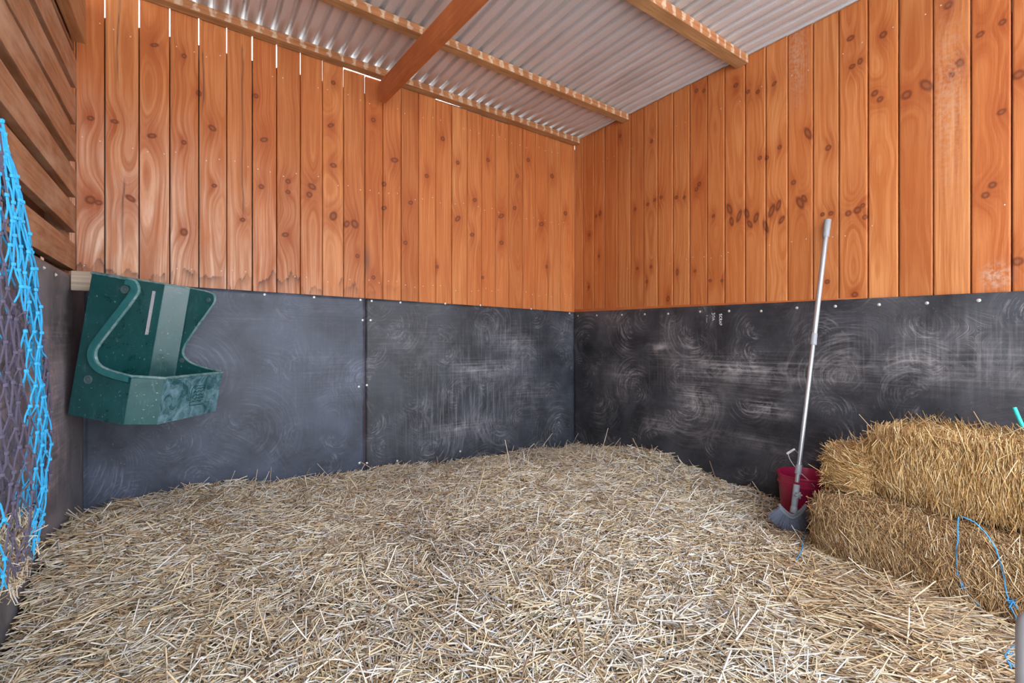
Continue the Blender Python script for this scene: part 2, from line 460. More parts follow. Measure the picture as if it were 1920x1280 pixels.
A_PX = [142, 196, 261, 318, 373, 425, 473, 519, 563, 605, 644, 684, 718, 752, 785, 817, 847, 876, 903, 929, 954, 980, 1004, 1028, 1052, 1073, 1079]
B_PX = [1093, 1113, 1134, 1158, 1182, 1207, 1233, 1262, 1293, 1326, 1359, 1397, 1436, 1477, 1524, 1573, 1627, 1685, 1750, 1820, 1897]
eA = [ony(p, 400).x for p in A_PX]; eA[-1] = XB - 0.0
eA = [XC - 0.30, XC - 0.16, XC - 0.02 - 0.0] + eA[0:] if eA[0] > XC else [XC - 0.15] + eA
eA = sorted(set(round(e, 4) for e in eA))
eB = [onx(p, 400).y for p in B_PX]
eB = [YA - 0.0] + eB
while eB[-1] > -0.65: eB.append(eB[-1] - 0.135)
eB = sorted(eB)

def P(u): return u
kA = []
rk = random.Random(21)
for (px, py, s, el, an) in [(373, 175, .011, 1.2, 0), (170, 375, .017, 1, .2), (185, 380, .013, .8, 0), (245, 372, .02, .55, -.6), (345, 435, .014, 1.2, 0),
        (402, 348, .011, .8, .2), (398, 240, .017, .7, -.5), (455, 412, .012, .8, .2), (345, 267, .010, 1, 0), (345, 105, .010, 1, 0), (170, 222, .012, .8, .3), (215, 228, .014, .6, 0),
        (285, 255, .017, .6, .3), (625, 155, .011, 1, 0), (620, 235, .018, .5, .5), (585, 350, .020, .7, -.5), (540, 360, .012, .8, 0), (495, 262, .018, .6, .4), (490, 350, .012, 1, 0),
        (535, 440, .016, .7, .2), (625, 310, .017, .7, 0), (625, 405, .018, 1.3, -.4), (580, 365, .014, 1, .5), (740, 300, .022, .6, .2), (720, 345, .013, 1, 0), (665, 420, .018, 1.3, .5),
        (650, 420, .014, 1.4, -.5), (800, 330, .012, 1, 0), (830, 260, .013, 1, 0), (858, 410, .022, .6, .8), (858, 305, .012, 1, 0), (890, 375, .014, .8, .4), (915, 300, .012, 1, 0),
        (940, 405, .024, .5, .5), (965, 390, .015, .8, .6), (990, 300, .013, 1, 0), (1015, 420, .02, .7, .3), (1035, 330, .015, 1, 0), (1060, 400, .015, 1, .2), (885, 440, .016, .7, .3),
        (670, 480, .011, 1, 0), (700, 520, .011, 1, 0), (760, 455, .012, 1, 0), (820, 500, .010, 1, 0), (905, 520, .010, 1, 0), (540, 340, .012, 1, 0), (290, 85, .016, .5, .4),
        (480, 180, .011, 1, 0), (700, 225, .012, 1, 0), (770, 380, .014, .8, .3), (940, 455, .016, .8, 0), (970, 330, .012, 1, 0), (720, 390, .016, .7, .5), (1025, 500, .012, 1, 0)]:
    q = ony(px, py); kA.append((q.x, q.z, s, el, an))
kB = []
for (px, py, s, el, an) in [(1368, 392, .012, 2.6, -.35), (1372, 415, .010, 2.4, -.2), (1386, 405, .011, 2.8, .35), (1400, 400, .012, 2.2, -.3), (1406, 420, .010, 2.2, -.5), (1418, 408, .011, 2.2, .3),
        (1436, 425, .010, 3.2, -.3), (1447, 395, .012, 2.6, .4), (1460, 385, .010, 2.6, .3), (1466, 412, .010, 2.0, .6), (1488, 342, .011, 1, 0), (1500, 380, .013, 2.4, -.4), (1508, 372, .009, 2.2, -.5),
        (1311, 345, .012, 1, .2), (1306, 355, .011, .9, 0), (1240, 370, .012, .8, .5), (1228, 375, .010, 1, 0), (1215, 383, .010, 1, 0), (1191, 392, .010, 1, 0), (1268, 370, .011, .9, 0), (1283, 370, .010, .9, 0),
        (1125, 400, .012, 1.4, .3), (1118, 405, .010, 1, -.4), (1105, 440, .010, 1, 0), (1172, 183, .011, 1, 0), (1163, 255, .011, 1, 0), (1222, 265, .011, 1, 0), (1306, 170, .011, 1, 0), (1320, 170, .010, 1, 0),
        (1380, 160, .013, .8, 0), (1403, 172, .010, 1, 0), (1421, 172, .010, 1, 0), (1452, 157, .013, .6, -.6), (1515, 250, .012, 2.6, -.4), (1462, 276, .010, 1, 0), (1425, 296, .010, 1, 0), (1438, 296, .010, 1, 0),
        (1553, 277, .012, 1, 0), (1595, 72, .014, .8, 0), (1598, 125, .012, .8, 0), (1613, 115, .009, 1.5, 0), (1656, 65, .013, 1, 0), (1640, 175, .012, 1, 0), (1650, 186, .011, 1, 0),
        (1700, 178, .016, 1, 0), (1737, 160, .014, 2.0, -.6), (1778, 10, .013, 1, 0), (1800, 118, .011, 1.4, -.4), (1785, 140, .009, 1, 0), (1838, 65, .012, .8, -.5), (1878, 210, .012, .8, -.3), (1880, 42, .010, 1, 0),
        (1608, 394, .014, 1, 0), (1591, 400, .012, 1, 0), (1622, 407, .010, 1, 0), (1618, 385, .009, 1, 0), (1558, 400, .010, 1, 0), (1542, 402, .009, 1, 0), (1551, 528, .010, 1, 0), (1603, 552, .012, .9, 0),
        (1848, 366, .011, 1, 0), (1861, 347, .011, 1, 0), (1910, 140, .015, 1, 0), (1908, 490, .014, 1, 0), (1338, 405, .009, 1, 0), (1332, 526, .010, .9, .4), (1354, 526, .009, .9, 0), (1270, 510, .009, 2, 0),
        (1195, 503, .010, 1, 0), (1221, 500, .010, 1, 0), (1253, 560, .011, 1.4, .3), (1303, 508, .008, 1, 0), (1123, 480, .009, 1, 0), (1213, 528, .010, 1, 0), (1104, 538, .009, 1, 0)]:
    q = onx(px, py); kB.append((q.y, q.z, s, el, an))

def wearA(U, Z):
    l = np.clip((1.15 - U) / 1.5, 0, 1)
    h = np.clip((2.35 - Z - 0.35 * np.clip(U + .2, 0, 3)) / 0.9, 0, 1)
    return np.clip(l * h * 1.25, 0, 1)
def dampA(U, Z, bi):
    e = 0.016 * np.abs(smooth_noise(U, 40 + bi, 60)) + 0.028 * smooth_noise(U, 70 + bi, 28, 200)
    edge = 1.300 + 0.016 * ((bi * 5) % 3) + e
    m = np.where(Z < edge, np.exp(-(edge - Z) / 0.035), 0.0) * (0.45 + 0.5 * np.clip(smooth_noise(U + Z * .1, 5 + bi, 33, 200), -1, 1))
    m = np.clip(m, 0, 1) * np.clip((1.35 - U) / 0.5, 0, 1)
    b2 = np.exp(-(((U - ony(688, 480).x) / 0.02) ** 2 + ((Z - 1.50) / 0.10) ** 2)) * 0.7
    m = np.maximum(m, b2)
    for (cx_, ya_, yb_) in ((222, -20, 175), (229, 330, 500), (455, 80, 425), (380, 90, 235)):
        c0, c1 = ony(cx_, ya_), ony(cx_, yb_)
        wob = .004 * smooth_noise(Z, int(cx_), 9)
        cm = np.exp(-((U - c0.x - wob) / .0032) ** 2) * np.clip((c0.z - Z) / .04, 0, 1) * np.clip((Z - c1.z) / .15, 0, 1)
        m = np.maximum(m, cm)
    return m
def zero(U, Z, *a): return np.zeros_like(U)
qs = onx(1868, 517)
def scuffB(U, Z):
    a = np.exp(-(((U - qs.y) / 0.045) ** 2 + ((Z - qs.z) / 0.05) ** 2) ** 1.5)
    q2 = onx(1495, 110); b = 0.8 * np.exp(-(((U - q2.y) / 0.045) ** 2 + ((Z - q2.z) / 0.2) ** 2))
    q3 = onx(1780, 180); c = 0.5 * np.exp(-(((U - q3.y) / 0.05) ** 2 + ((Z - q3.z) / 0.35) ** 2))
    return np.clip(a + b + c, 0, 1)

def topA(u, bi):
    if ony(819, 200).x < u < ony(958, 240).x: return plateA(u) - 0.006
    if ony(644, 150).x < u < ony(703, 150).x: return plateA(u) - 0.004
    return plateA(u) + 0.035
def plateA(u):      # underside of the wall plate, dropping a little to the right
    return 2.676 + (XB - u) * 0.0255
def roofz(x, y):    # underside of the roof sheet
    return 2.722 + (XB - x) * 0.0255 - (YA - y) * 0.021
board_wall('wall_back', eA, 'A', lambda u: 0.0, topA, kA, wearA, dampA, zero,
           [(XC - .3, XB + .02, 0.0, 2.615), (0.25, 0.9, 2.57, 2.61), (1.3, XB, 2.57, 2.72)],
           [(e0 + (e1_ - e0) * f_ + rk.uniform(-.008, .008), z_ + rk.uniform(-.02, .02)) for e0, e1_ in zip(eA[:-1], eA[1:]) if e1_ - e0 > .06 for z_ in (2.56, 1.98, 1.36) for f_ in (.25, .78) if rk.random() < .75])
board_wall('wall_right', eB, 'B', lambda u: 0.0, lambda u, bi: roofz(XB, u) - 0.004, kB, zero, lambda U, Z, b: zero(U, Z), scuffB,
           [(-.65, YA + .04, 0.0, 2.66)],
           [(e0 + (e1_ - e0) * f_ + rk.uniform(-.008, .008), z_ + rk.uniform(-.02, .02)) for e0, e1_ in zip(eB[:-1], eB[1:]) if e1_ - e0 > .06 for z_ in (2.45, 1.52) for f_ in (.2, .8) if rk.random() < .4])

# ------------------------------------------------------------------ left wall: post, slats, outer slats, added dark backing
m = MB()
slat_px = [  # (x0,y_top0, x1,y_top1, y_bot0, y_bot1) edges at px 0 and px ~143
    (0, 338, 141, 458, 440 - 8, 508),
    (0, 219, 145, 392, 304, 440),
    (0, 114, 143, 325, 186, 373),
    (0, -13, 143, 254, 78, 306),
]
xf = XC + 0.0
zs_list = []
for (x0, t0, x1, t1, b0, b1) in slat_px:
    zt = onx(x1, t1, xf).z; zb = onx(x1, b1, xf).z
    zt0 = onx(x0, t0, xf).z; zb0 = onx(x0, b0, xf).z
    yn = onx(x0, t0, xf).y; yf = onx(x1, t1, xf).y
    zs_list.append((zb, zt, zb0, zt0, yn, yf))
# continue the slats up to the roof with the same pitch
pitch = (zs_list[3][1] - zs_list[0][1]) / 3
hgt = 0.118
Y_END = 3.02
for k in range(11):
    if k < 4:
        zb, zt, zb0, zt0, yn, yf = zs_list[k]
        s = ((zt0 - zt) / (yn - yf) + (zb0 - zb) / (yn - yf)) / 2
        ztf = zt + s * (Y_END - yf); zbf = zb + s * (Y_END - yf)
        last = (zbf, ztf)
    else:
        s = 0.0; zbf = last[0] + pitch * (k - 3); ztf = last[1] + pitch * (k - 3)
    if zbf > 2.62: break
    ztf = min(ztf, 2.66)
    yn = -0.35
    z1n, z0n = ztf + s * (yn - Y_END), zbf + s * (yn - Y_END)
    jx = random.uniform(-0.004, 0.004)
    m.hexa([(xf - .032 + jx, yn, z0n), (xf + jx, yn, z0n), (xf + jx, Y_END, zbf), (xf - .032 + jx, Y_END, zbf),
            (xf - .032 + jx, yn, z1n), (xf + jx, yn, z1n), (xf + jx, Y_END, ztf), (xf - .032 + jx, Y_END, ztf)])
    # outer layer, half a pitch off
    o = pitch * 0.5
    m.hexa([(xf - .13, yn, z0n + o), (xf - .105, yn, z0n + o), (xf - .105, 3.1, zbf + o), (xf - .13, 3.1, zbf + o),
            (xf - .13, yn, min(z1n + o + .055, 2.68)), (xf - .105, yn, min(z1n + o + .055, 2.68)), (xf - .105, 3.1, min(ztf + o + .055, 2.68)), (xf - .13, 3.1, min(ztf + o + .055, 2.68))])
for (ya, yb) in ((3.0, 3.10), (1.35, 1.45), (-0.3, -0.2)):
    m.box((xf - .105, ya, 0.0), (xf - .034, yb, 2.66))
m.box((xf - .16, -.35, 0), (xf - .135, 3.1, 1.55), 1)  # added backing, blocks light in the gap under the lowest slat
wl = m.build('wall_left', [M_SLAT, M_BACK], bevel=0.002); wl['kind'] = 'structure'

# ------------------------------------------------------------------ roof
xs = np.arange(XC - 0.35, XB + 0.12, 0.076 / 24)
ys = np.linspace(-0.9, YA + 0.10, 12)
X, Y = np.meshgrid(xs, ys, indexing='ij')
ph = 2 * np.pi * X / 0.076
wave = 0.5 + 0.5 * np.cos(ph)
Zr = roofz(X, Y) + 0.003 * wave + 0.022 * np.clip((wave - .62) / .30, 0, 1) ** 1.2
n0, n1 = X.shape
idx = np.arange(n0 * n1).reshape(n0, n1)
q = np.stack([idx[:-1, :-1], idx[:-1, 1:], idx[1:, 1:], idx[1:, :-1]], -1).reshape(-1, 4)
t = NT('galvanised_roof'); p = t.obj()
sp1 = t.noise(p, 260.0, 2, 0.5)
sp2 = t.noise(t.vmath('MULTIPLY', p, (5.0, 1.2, 1.0)), 1.0, 4)
c = t.mix(sp1, (0.50, 0.485, 0.49), (0.84, 0.83, 0.84))
c = t.mix(t.ramp(sp2, [(0.4, 0.0), (0.7, 0.4)]), c, (0.42, 0.36, 0.33))
M_ROOF = t.fin(c, 0.48, 0.3, 0.5)
roof = link('ceiling', np_mesh('ceiling', np.stack([X, Y, Zr], -1).reshape(-1, 3), q, [M_ROOF], None, True))
roof['kind'] = 'structure'
so = roof.modifiers.new('thickness', 'SOLIDIFY'); so.thickness = 0.001; so.offset = 1

def purlin(y0, label, depth=0.065, h=0.047, x0=XC - .1, x1=XB - 0.004):
    m = MB()
    zt0, zt1 = roofz(x0, y0) - .001, roofz(x1, y0) - .001
    n = 26
    for i in range(1):
        vs = [(x0, y0, zt0 - h), (x1, y0, zt1 - h), (x1, y0 + depth, zt1 - h), (x0, y0 + depth, zt0 - h),
              (x0, y0, zt0), (x1, y0, zt1), (x1, y0 + depth, zt1), (x0, y0 + depth, zt0)]
        m.hexa(vs, 0, [0, 0, 1, 0, 1, 0])
    o = m.build('roof_purlin', [M_PURLIN, M_PURLIN_F], base=((x0 + x1) / 2, y0, zt0 - h), bevel=0.003)
    return tag(o, label, 'roof beam', 'timber purlins under the iron roof')
purlin(3.05, 'pale banded timber purlin running along the top of the back boarded wall')
purlin(2.50, 'middle timber purlin under the iron roof crossing behind the red rafter')
purlin(1.56, 'timber purlin nearest the viewer under the iron roof, ending on the right wall', 0.075, 0.052)

m = MB()
def raf(y): return 1.0 + (3.05 - y) * 0.052
yn, yf = -0.8, 3.045
def rz(y): return 2.664 - (3.05 - y) * 0.019
m.hexa([(raf(yn), yn, rz(yn) - .13), (raf(yn) + .042, yn, rz(yn) - .13), (raf(yf) + .042, yf, rz(yf) - .13), (raf(yf), yf, rz(yf) - .13),
        (raf(yn), yn, rz(yn)), (raf(yn) + .042, yn, rz(yn)), (raf(yf) + .042, yf, rz(yf)), (raf(yf), yf, rz(yf))])
tag(m.build('roof_rafter', M_RAFTER, base=(1.1, 1.1, 2.5), bevel=0.003), 'reddish brown rafter running across under the purlins in the middle of the roof', 'roof beam')
m = MB()
m.hexa([(XC + .004, -.8, 2.305), (XC + .05, -.8, 2.305), (XC + .05, 2.93, 2.35), (XC + .004, 2.93, 2.35),
        (XC + .004, -.8, 2.50), (XC + .05, -.8, 2.50), (XC + .05, 2.93, 2.545), (XC + .004, 2.93, 2.545)])
tag(m.build('roof_rafter', mat_rough('rough_rafter', (0.46, 0.19, 0.07), (0.66, 0.36, 0.18), 'y'), base=(XC, 1.1, 2.4), bevel=0.003),
    'rough sawn rafter against the slatted left wall at the top left', 'roof beam')

# ------------------------------------------------------------------ floor and yard
m = MB(); m.box((XC - .14, -0.65, -.12), (XB + .05, YA + .05, 0.0))
fl = m.build('floor', simple('earth_floor', (0.16, 0.12, 0.09), 0.95)); fl['kind'] = 'structure'
m = MB(); m.box((-30, -40, -.14), (30, 30, -.121))
yd = m.build('yard_ground', simple('yard_gravel', (0.62, 0.60, 0.57), 0.95, 0, 0.15, 8)); yd['kind'] = 'structure'

# ------------------------------------------------------------------ rubber mats
def gauss_blobs(U, Z, blobs):
    r = np.zeros_like(U)
    for (u, z, ru, rz_, s) in blobs:
        r = r + s * np.exp(-(((U - u) / ru) ** 2 + ((Z - z) / rz_) ** 2))
    return np.clip(r, 0, 1)
def rubber(plane, u0, u1, zt0, zt1, material, label, blobs, vblobs, zb=0.01, along0=0.0):
    nx, nz = max(8, int(abs(u1 - u0) / 0.02)), 62
    us = np.concatenate(([u0], np.linspace(u0, u1, nx), [u1]))
    ts = np.concatenate(([0], np.linspace(0, 1, nz), [1]))
    U, T = np.meshgrid(us, ts, indexing='ij')
    zt = zt0 + (zt1 - zt0) * (U - u0) / (u1 - u0)
    Z = zb + (zt - zb) * T
    dep = np.full_like(U, 0.012)
    dep += 0.003 * np.sin(U * 5.1 + 1) * np.sin(Z * 4.3)
    dep[0, :] = dep[-1, :] = 0.0004; dep[:, 0] = dep[:, -1] = 0.0004
    dep = np.maximum(dep, 0.0004) + 0.0035
    if plane == 'A': V = np.stack([U, YA - dep, Z], -1)
    elif plane == 'B': V = np.stack([XB - dep, U, Z], -1)
    else: V = np.stack([XC + dep + 0.001, U, Z], -1)
    idx = np.arange(U.size).reshape(U.shape)
    q = np.stack([idx[:-1, :-1], idx[1:, :-1], idx[1:, 1:], idx[:-1, 1:]], -1).reshape(-1, 4)
    if plane == 'B': q = q[:, ::-1]
    bb = gauss_blobs(U, Z, blobs); vb = gauss_blobs(U, Z, vblobs)
    base = np.array([V[..., 0].mean(), V[..., 1].mean(), 0.0])
    e = empty('rubber_mat', tuple(base), label, 'rubber mat', 'rubber mats lining the stable walls')
    me = np_mesh('sheet', V.reshape(-1, 3) - base, q, [material], None, False, dict(along=U + along0, smudge=bb, vsm=vb))
    link('sheet', me, e)
    return e
def screw(parent, p, nrm, r=0.0075):
    m = MB(); nrm = Vector(nrm); p = Vector(p)
    rot = nrm.to_track_quat('Z', 'Y').to_matrix()
    m.lathe(p, [(0.0001, -.001), (r, -.001), (r, .0012), (r * .82, .0022), (r * .55, .0024), (r * .5, .005), (r * .3, .0055), (r * .25, .0035), (0.0001, .0035)], 14, 0, rot)
    return m.build('screw', M_STEEL, parent, True)
def bl(plane, px, py, ru, rz_, s):
    q = ony(px, py) if plane == 'A' else onx(px, py)
    return ((q.x if plane == 'A' else q.y), q.z, ru, rz_, s)
seam = ony(684, 700).x
ztA = lambda u: 1.226 + (XB - u) * 0.0148
sA = [bl('A', 905, 690, .22, .06, .9), bl('A', 960, 640, .16, .1, .6), bl('A', 860, 800, .2, .05, .6), bl('A', 780, 650, .3, .2, .25), bl('A', 990, 740, .2, .2, .3)]
vA = [bl('A', 900, 720, .5, .25, .8), bl('A', 850, 800, .4, .15, .7), bl('A', 950, 630, .3, .1, .5)]
e1 = rubber('A', XC + .014, seam - .003, ztA(XC), ztA(seam), M_RUB_A, 'black rubber mat with bluish sky sheen in its colour, behind the green feeder, left of the seam in the back wall',
            [bl('A', 640, 580, .4, .05, .3), bl('A', 480, 600, .3, .06, .3), bl('A', 620, 700, .3, .2, .25)], [bl('A', 640, 700, .5, .3, .35)])
e2 = rubber('A', seam + .003, XB - .018, ztA(seam), ztA(XB), M_RUB_A2, 'smudged black rubber mat between the seam in the back wall and the far corner', sA, vA)
sB = [bl('B', 1310, 745, .14, .10, 1.0), bl('B', 1440, 765, .12, .045, 1.0), bl('B', 1350, 690, .3, .06, .7), bl('B', 1240, 655, .1, .06, .7), bl('B', 1235, 795, .12, .05, .7),
      bl('B', 1170, 700, .2, .1, .3), bl('B', 1440, 700, .25, .1, .5), bl('B', 1620, 690, .3, .08, .3), bl('B', 1820, 680, .3, .1, .3), bl('B', 1420, 830, .4, .05, .3)]
vB = [bl('B', 1820, 660, .5, .15, .5), bl('B', 1300, 640, .2, .1, .3), bl('B', 1250, 700, .3, .15, .3)]
e3 = rubber('B', -0.6, YA - .005, 1.226 - 3.7 * .0205, 1.226, M_RUB_B, 'black rubber mat with chalky rub marks along the right wall behind the broom', sB, vB, along0=9.0)
e4 = rubber('C', -0.3, YA - .018, 1.268, 1.262, M_RUB_C, 'grey black rubber mat on the left wall behind the hay net', [(2.3, .6, .4, .3, .7), (2.7, .8, .3, .4, .5), (2.0, 1.0, .4, .3, .5)], [(2.4, .7, .6, .5, 1.0)], along0=21.0)
for (px, py) in [(496, 552), (589, 557), (676, 562), (195, 953), (480, 905), (680, 600), (673, 725), (674, 868)]:
    screw(e1, ony(px, py, YA - .017), (0, -1, 0))
for (px, py) in [(697, 564), (751, 567), (835, 569), (901, 572), (996, 579), (1068, 587), (695, 600), (688, 722), (688, 868), (863, 846), (745, 864)]:
    screw(e2, ony(px, py, YA - .017), (0, -1, 0))
for (px, py) in [(1084, 592), (1119, 591), (1166, 590), (1209, 589), (1253, 588), (1313, 584), (1367, 583), (1427, 583), (1494, 577), (1566, 574), (1648, 571), (1738, 568), (1835, 563)]:
    screw(e3, onx(px, py, XB - .017), (-1, 0, 0))
for (px, py) in [(52, 486), (82, 502), (104, 515), (143, 690)]:
    screw(e4, onx(px, py, XC + .018), (1, 0, 0))

m = MB(); y0_, y1_ = onx(1620, 560).y, YA - .002
zt_ = lambda y: 1.2265 - (YA - y) * .0205
m.hexa([(XB - .009, y0_, zt_(y0_)), (XB - .0035, y0_, zt_(y0_)), (XB - .0035, y1_, zt_(y1_)), (XB - .009, y1_, zt_(y1_)),
        (XB - .009, y0_, zt_(y0_) + .006), (XB - .0035, y0_, zt_(y0_) + .006), (XB - .0035, y1_, zt_(y1_) + .024), (XB - .009, y1_, zt_(y1_) + .024)])
tb = m.build('trim_1', M_RAFTER); tb['kind'] = 'structure'

# handwriting on the right mat, running downwards
FONT = {'S': [[(.9, .85), (.5, 1), (.1, .8), (.2, .58), (.8, .42), (.9, .2), (.5, 0), (.1, .15)]],
        'C': [[(.9, .85), (.5, 1), (.1, .6), (.1, .3), (.5, 0), (.9, .15)]],
        'R': [[(.1, 0), (.15, 1)], [(.15, 1), (.8, .85), (.75, .6), (.15, .5), (.9, 0)]],
        'A': [[(0, 0), (.45, 1), (.9, 0)], [(.2, .4), (.75, .4)]],
        'P': [[(.1, 0), (.15, 1)], [(.15, 1), (.85, .85), (.8, .55), (.15, .45)]],
        '3': [[(.1, .95), (.6, 1), (.8, .78), (.35, .55), (.85, .35), (.6, 0), (.1, .05)]],
        '0': [[(.5, 1), (.1, .7), (.1, .25), (.5, 0), (.9, .3), (.85, .75), (.5, 1)]],
        '1': [[(.3, 1), (.4, 0)]],
        '~': [[(0, .1), (.2, .7), (.35, .2), (.55, .75), (.7, .15), (.9, .6)]]}
def write(text, px, py, h, adv):
    wm = MB()
    p0 = onx(px, py, XB - .0175)
    # reading direction = down (-z); letter up = away from viewer's left -> screen right = -y
    for i, ch in enumerate(text):
        for st in FONT.get(ch, []):
            pts = [(XB - .0170 + random.uniform(-.0005, .0005), p0.y - (v * h), p0.z - i * adv - u * adv * .8) for u, v in st]
            wm.tube(pts, 0.0013, 5)
    wo = wm.build('handwriting', M_CHALK, e3); wo['label'] = 'small white handwriting near the top edge'
write('SCRAP', 1348.5, 588, .018, .0155)
write('30A', 1335, 586, .020, .018)
write('1~~', 1323.5, 590, .014, .020)

# ------------------------------------------------------------------ straw
def straws(P0, D, L, Wd, bend, seed=0):
    """P0 centre (n,3); D unit dir; returns V,Q of thin three-sided straws with three stations."""
    n = len(P0); r = np.random.default_rng(seed)
    up = r.normal(size=(n, 3)); up[:, 2] += 1.2
    side = np.cross(D, up); side /= np.linalg.norm(side, axis=1, keepdims=True) + 1e-9
    nrm = np.cross(side, D)
    V = np.empty((n, 3, 3, 3), np.float32)
    for j, t in enumerate((-0.5, 0.0, 0.5)):
        c = P0 + D * (L * t)[:, None] + nrm * (bend * (0.25 - t * t) * 4)[:, None]
        w = (Wd * (1.0 if j == 1 else 0.8))[:, None]
        V[:, j, 0] = c + side * w * 0.5
        V[:, j, 1] = c - side * w * 0.5
        V[:, j, 2] = c + nrm * w * 0.45
    b = (np.arange(n) * 9)[:, None]
    q = []
    for j in range(2):
        for k in range(3):
            k2 = (k + 1) % 3
            q.append(np.concatenate([b + j * 3 + k, b + j * 3 + k2, b + (j + 1) * 3 + k2, b + (j + 1) * 3 + k], 1))
    Q = np.stack(q, 1).reshape(-1, 4)
    return V.reshape(-1, 3), Q

ctrl = []      # (x, y, height of the straw)
for (px, py) in [(160, 965), (250, 932), (330, 917), (400, 908), (500, 900), (600, 893), (683, 880), (770, 872), (850, 864), (930, 853), (1000, 842), (1060, 836)]:
    q = ony(px, py, YA - .03); ctrl.append((q.x, q.y, q.z - .02))
for (px, py) in [(1100, 838), (1150, 840), (1200, 842), (1245, 846), (1285, 874), (1340, 893), (1400, 912), (1445, 935)]:
    q = onx(px, py, XB - .04); ctrl.append((q.x, q.y, q.z - .02))
for (px, py) in [(125, 990), (100, 1015), (75, 1085), (50, 1155), (15, 1240)]:
    q = onx(px, py, XC + .05); ctrl.append((q.x, q.y, q.z - .02))
ctrl += [(0.3, 2.2, .14), (1.0, 2.2, .15), (1.6, 2.3, .16), (2.1, 2.3, .17), (1.0, 1.4, .13), (0.3, 1.4, .11), (1.7, 1.5, .12), (2.3, 1.6, .11), (2.3, 1.15, .05), (2.6, 1.2, .035), (2.6, .95, .03),
         (1.9, 1.0, .09), (1.9, .6, .10), (1.5, .5, .09), (0.8, .6, .09), (0.1, .8, .08), (-.3, 1.2, .04), (1.2, .0, .06), (2.0, .1, .08), (0, .2, .05), (2.5, .2, .03), (2.4, .6, .03)]
ctrl = np.array(ctrl)
def hgt_at(x, y):
    x = np.asarray(x, float); y = np.asarray(y, float)
    d2 = (x[..., None] - ctrl[:, 0]) ** 2 + (y[..., None] - ctrl[:, 1]) ** 2 + 0.004
    w = 1 / d2 ** 1.6
    h = (w * ctrl[:, 2]).sum(-1) / w.sum(-1)
    h = h - .008 + 0.012 * np.sin(x * 9 + 2 * np.sin(y * 5)) * np.cos(y * 8 + x * 3) + 0.006 * np.sin(x * 23 + y * 11)
    return np.maximum(h, 0.012)
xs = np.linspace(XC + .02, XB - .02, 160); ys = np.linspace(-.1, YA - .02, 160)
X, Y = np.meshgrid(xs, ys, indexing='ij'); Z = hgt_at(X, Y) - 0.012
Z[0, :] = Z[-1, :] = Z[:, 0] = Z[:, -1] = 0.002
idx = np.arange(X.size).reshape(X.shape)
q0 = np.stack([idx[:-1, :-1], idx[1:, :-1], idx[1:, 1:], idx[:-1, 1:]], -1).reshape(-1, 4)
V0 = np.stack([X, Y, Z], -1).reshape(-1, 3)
N = 150000
x = rng.uniform(XC + .03, XB - .03, N); y = rng.uniform(-.08, YA - .03, N)
L = np.clip(rng.lognormal(math.log(.075), .5, N), .02, .24)
Wd = rng.uniform(.0026, .0068, N)
flow = 0.9 * np.sin(x * 3.1 + 1.3 * np.sin(y * 2.3)) + 0.8 * np.cos(y * 3.7 + x * 1.9) + 0.35
ang = flow + rng.normal(0, 1.0, N)
near = np.clip((1.1 - y) / .6, 0, 1) * np.clip((x - .9) / .5, 0, 1)
L = np.where(near > .4, np.minimum(L * 1.35, .26), L)
ang = np.where(rng.random(N) < near * .7, -1.05 + rng.normal(0, .35, N), ang)
tilt = rng.normal(0, 0.20, N)
stick = rng.random(N) < 0.010
tilt = np.where(stick, rng.uniform(.4, 1.1, N), tilt)
D = np.stack([np.cos(ang) * np.cos(tilt), np.sin(ang) * np.cos(tilt), np.sin(tilt)], -1)
ex, ey = np.abs(D[:, 0]) * L * .5, np.abs(D[:, 1]) * L * .5
x = np.clip(x, XC + .022 + ex, XB - .022 - ex); y = np.clip(y, -.2, YA - .022 - ey)
z = hgt_at(x, y) + rng.uniform(-.006, .030, N) + np.where(stick, L * .35 * np.abs(np.sin(tilt)), 0)
z = np.maximum(z, np.abs(np.sin(tilt)) * L * .5 + .004)
# keep the bucket's footprint clear
BK = Vector((2.610, 1.172, 0.03))
keep = ((x - BK.x) ** 2 + (y - BK.y) ** 2 > .15 ** 2) | (z < .03)
x, y, z, D, L, Wd = x[keep], y[keep], z[keep], D[keep], L[keep], Wd[keep]
V1, Q1 = straws(np.stack([x, y, z], -1), D, L, Wd, rng.normal(0, .006, len(x)), 3)
me = np_mesh('straw_bedding', np.concatenate([V0, V1]), np.concatenate([q0, Q1 + len(V0)]), [M_UNDER, M_STRAW],
             np.concatenate([np.zeros(len(q0), int), np.ones(len(Q1), int)]))
tag(link('straw_bedding', me), 'thick loose layer of pale straw bedding covering the stable floor', 'straw', None, 'stuff')

# ------------------------------------------------------------------ bales
def rbox(L_, W_, H_, seed, n=24, bulge=.02):
    """rounded, slightly lumpy block; length along local y, width x, height z (from 0)."""
    bm = bmesh.new(); bmesh.ops.create_cube(bm, size=1.0)
    bmesh.ops.subdivide_edges(bm, edges=bm.edges[:], cuts=n, use_grid_fill=True)
    r = np.random.default_rng(seed); ph = r.uniform(0, 6, 12)
    V = np.array([v.co[:] for v in bm.verts]); Fq = np.array([[v.index for v in f.verts] for f in bm.faces])
    bm.free()
    p = V * 2; k = 7.0
    nrmz = (np.abs(p) ** k).sum(1) ** (1 / k)
    p = p / nrmz[:, None] * np.abs(p).max(1)[:, None]
    p = p * np.array([W_, L_, H_]) / 2
    lump = np.sin(p[:, 1] * 14 + ph[0]) * np.cos(p[:, 2] * 17 + ph[1]) + np.sin(p[:, 0] * 15 + ph[2] + p[:, 1] * 6)
    n_ = p / (np.linalg.norm(p, axis=1, keepdims=True) + 1e-9)
    p = p + n_ * (bulge * .35 * lump)[:, None]
    p[:, 2] += H_ / 2
    return p, Fq
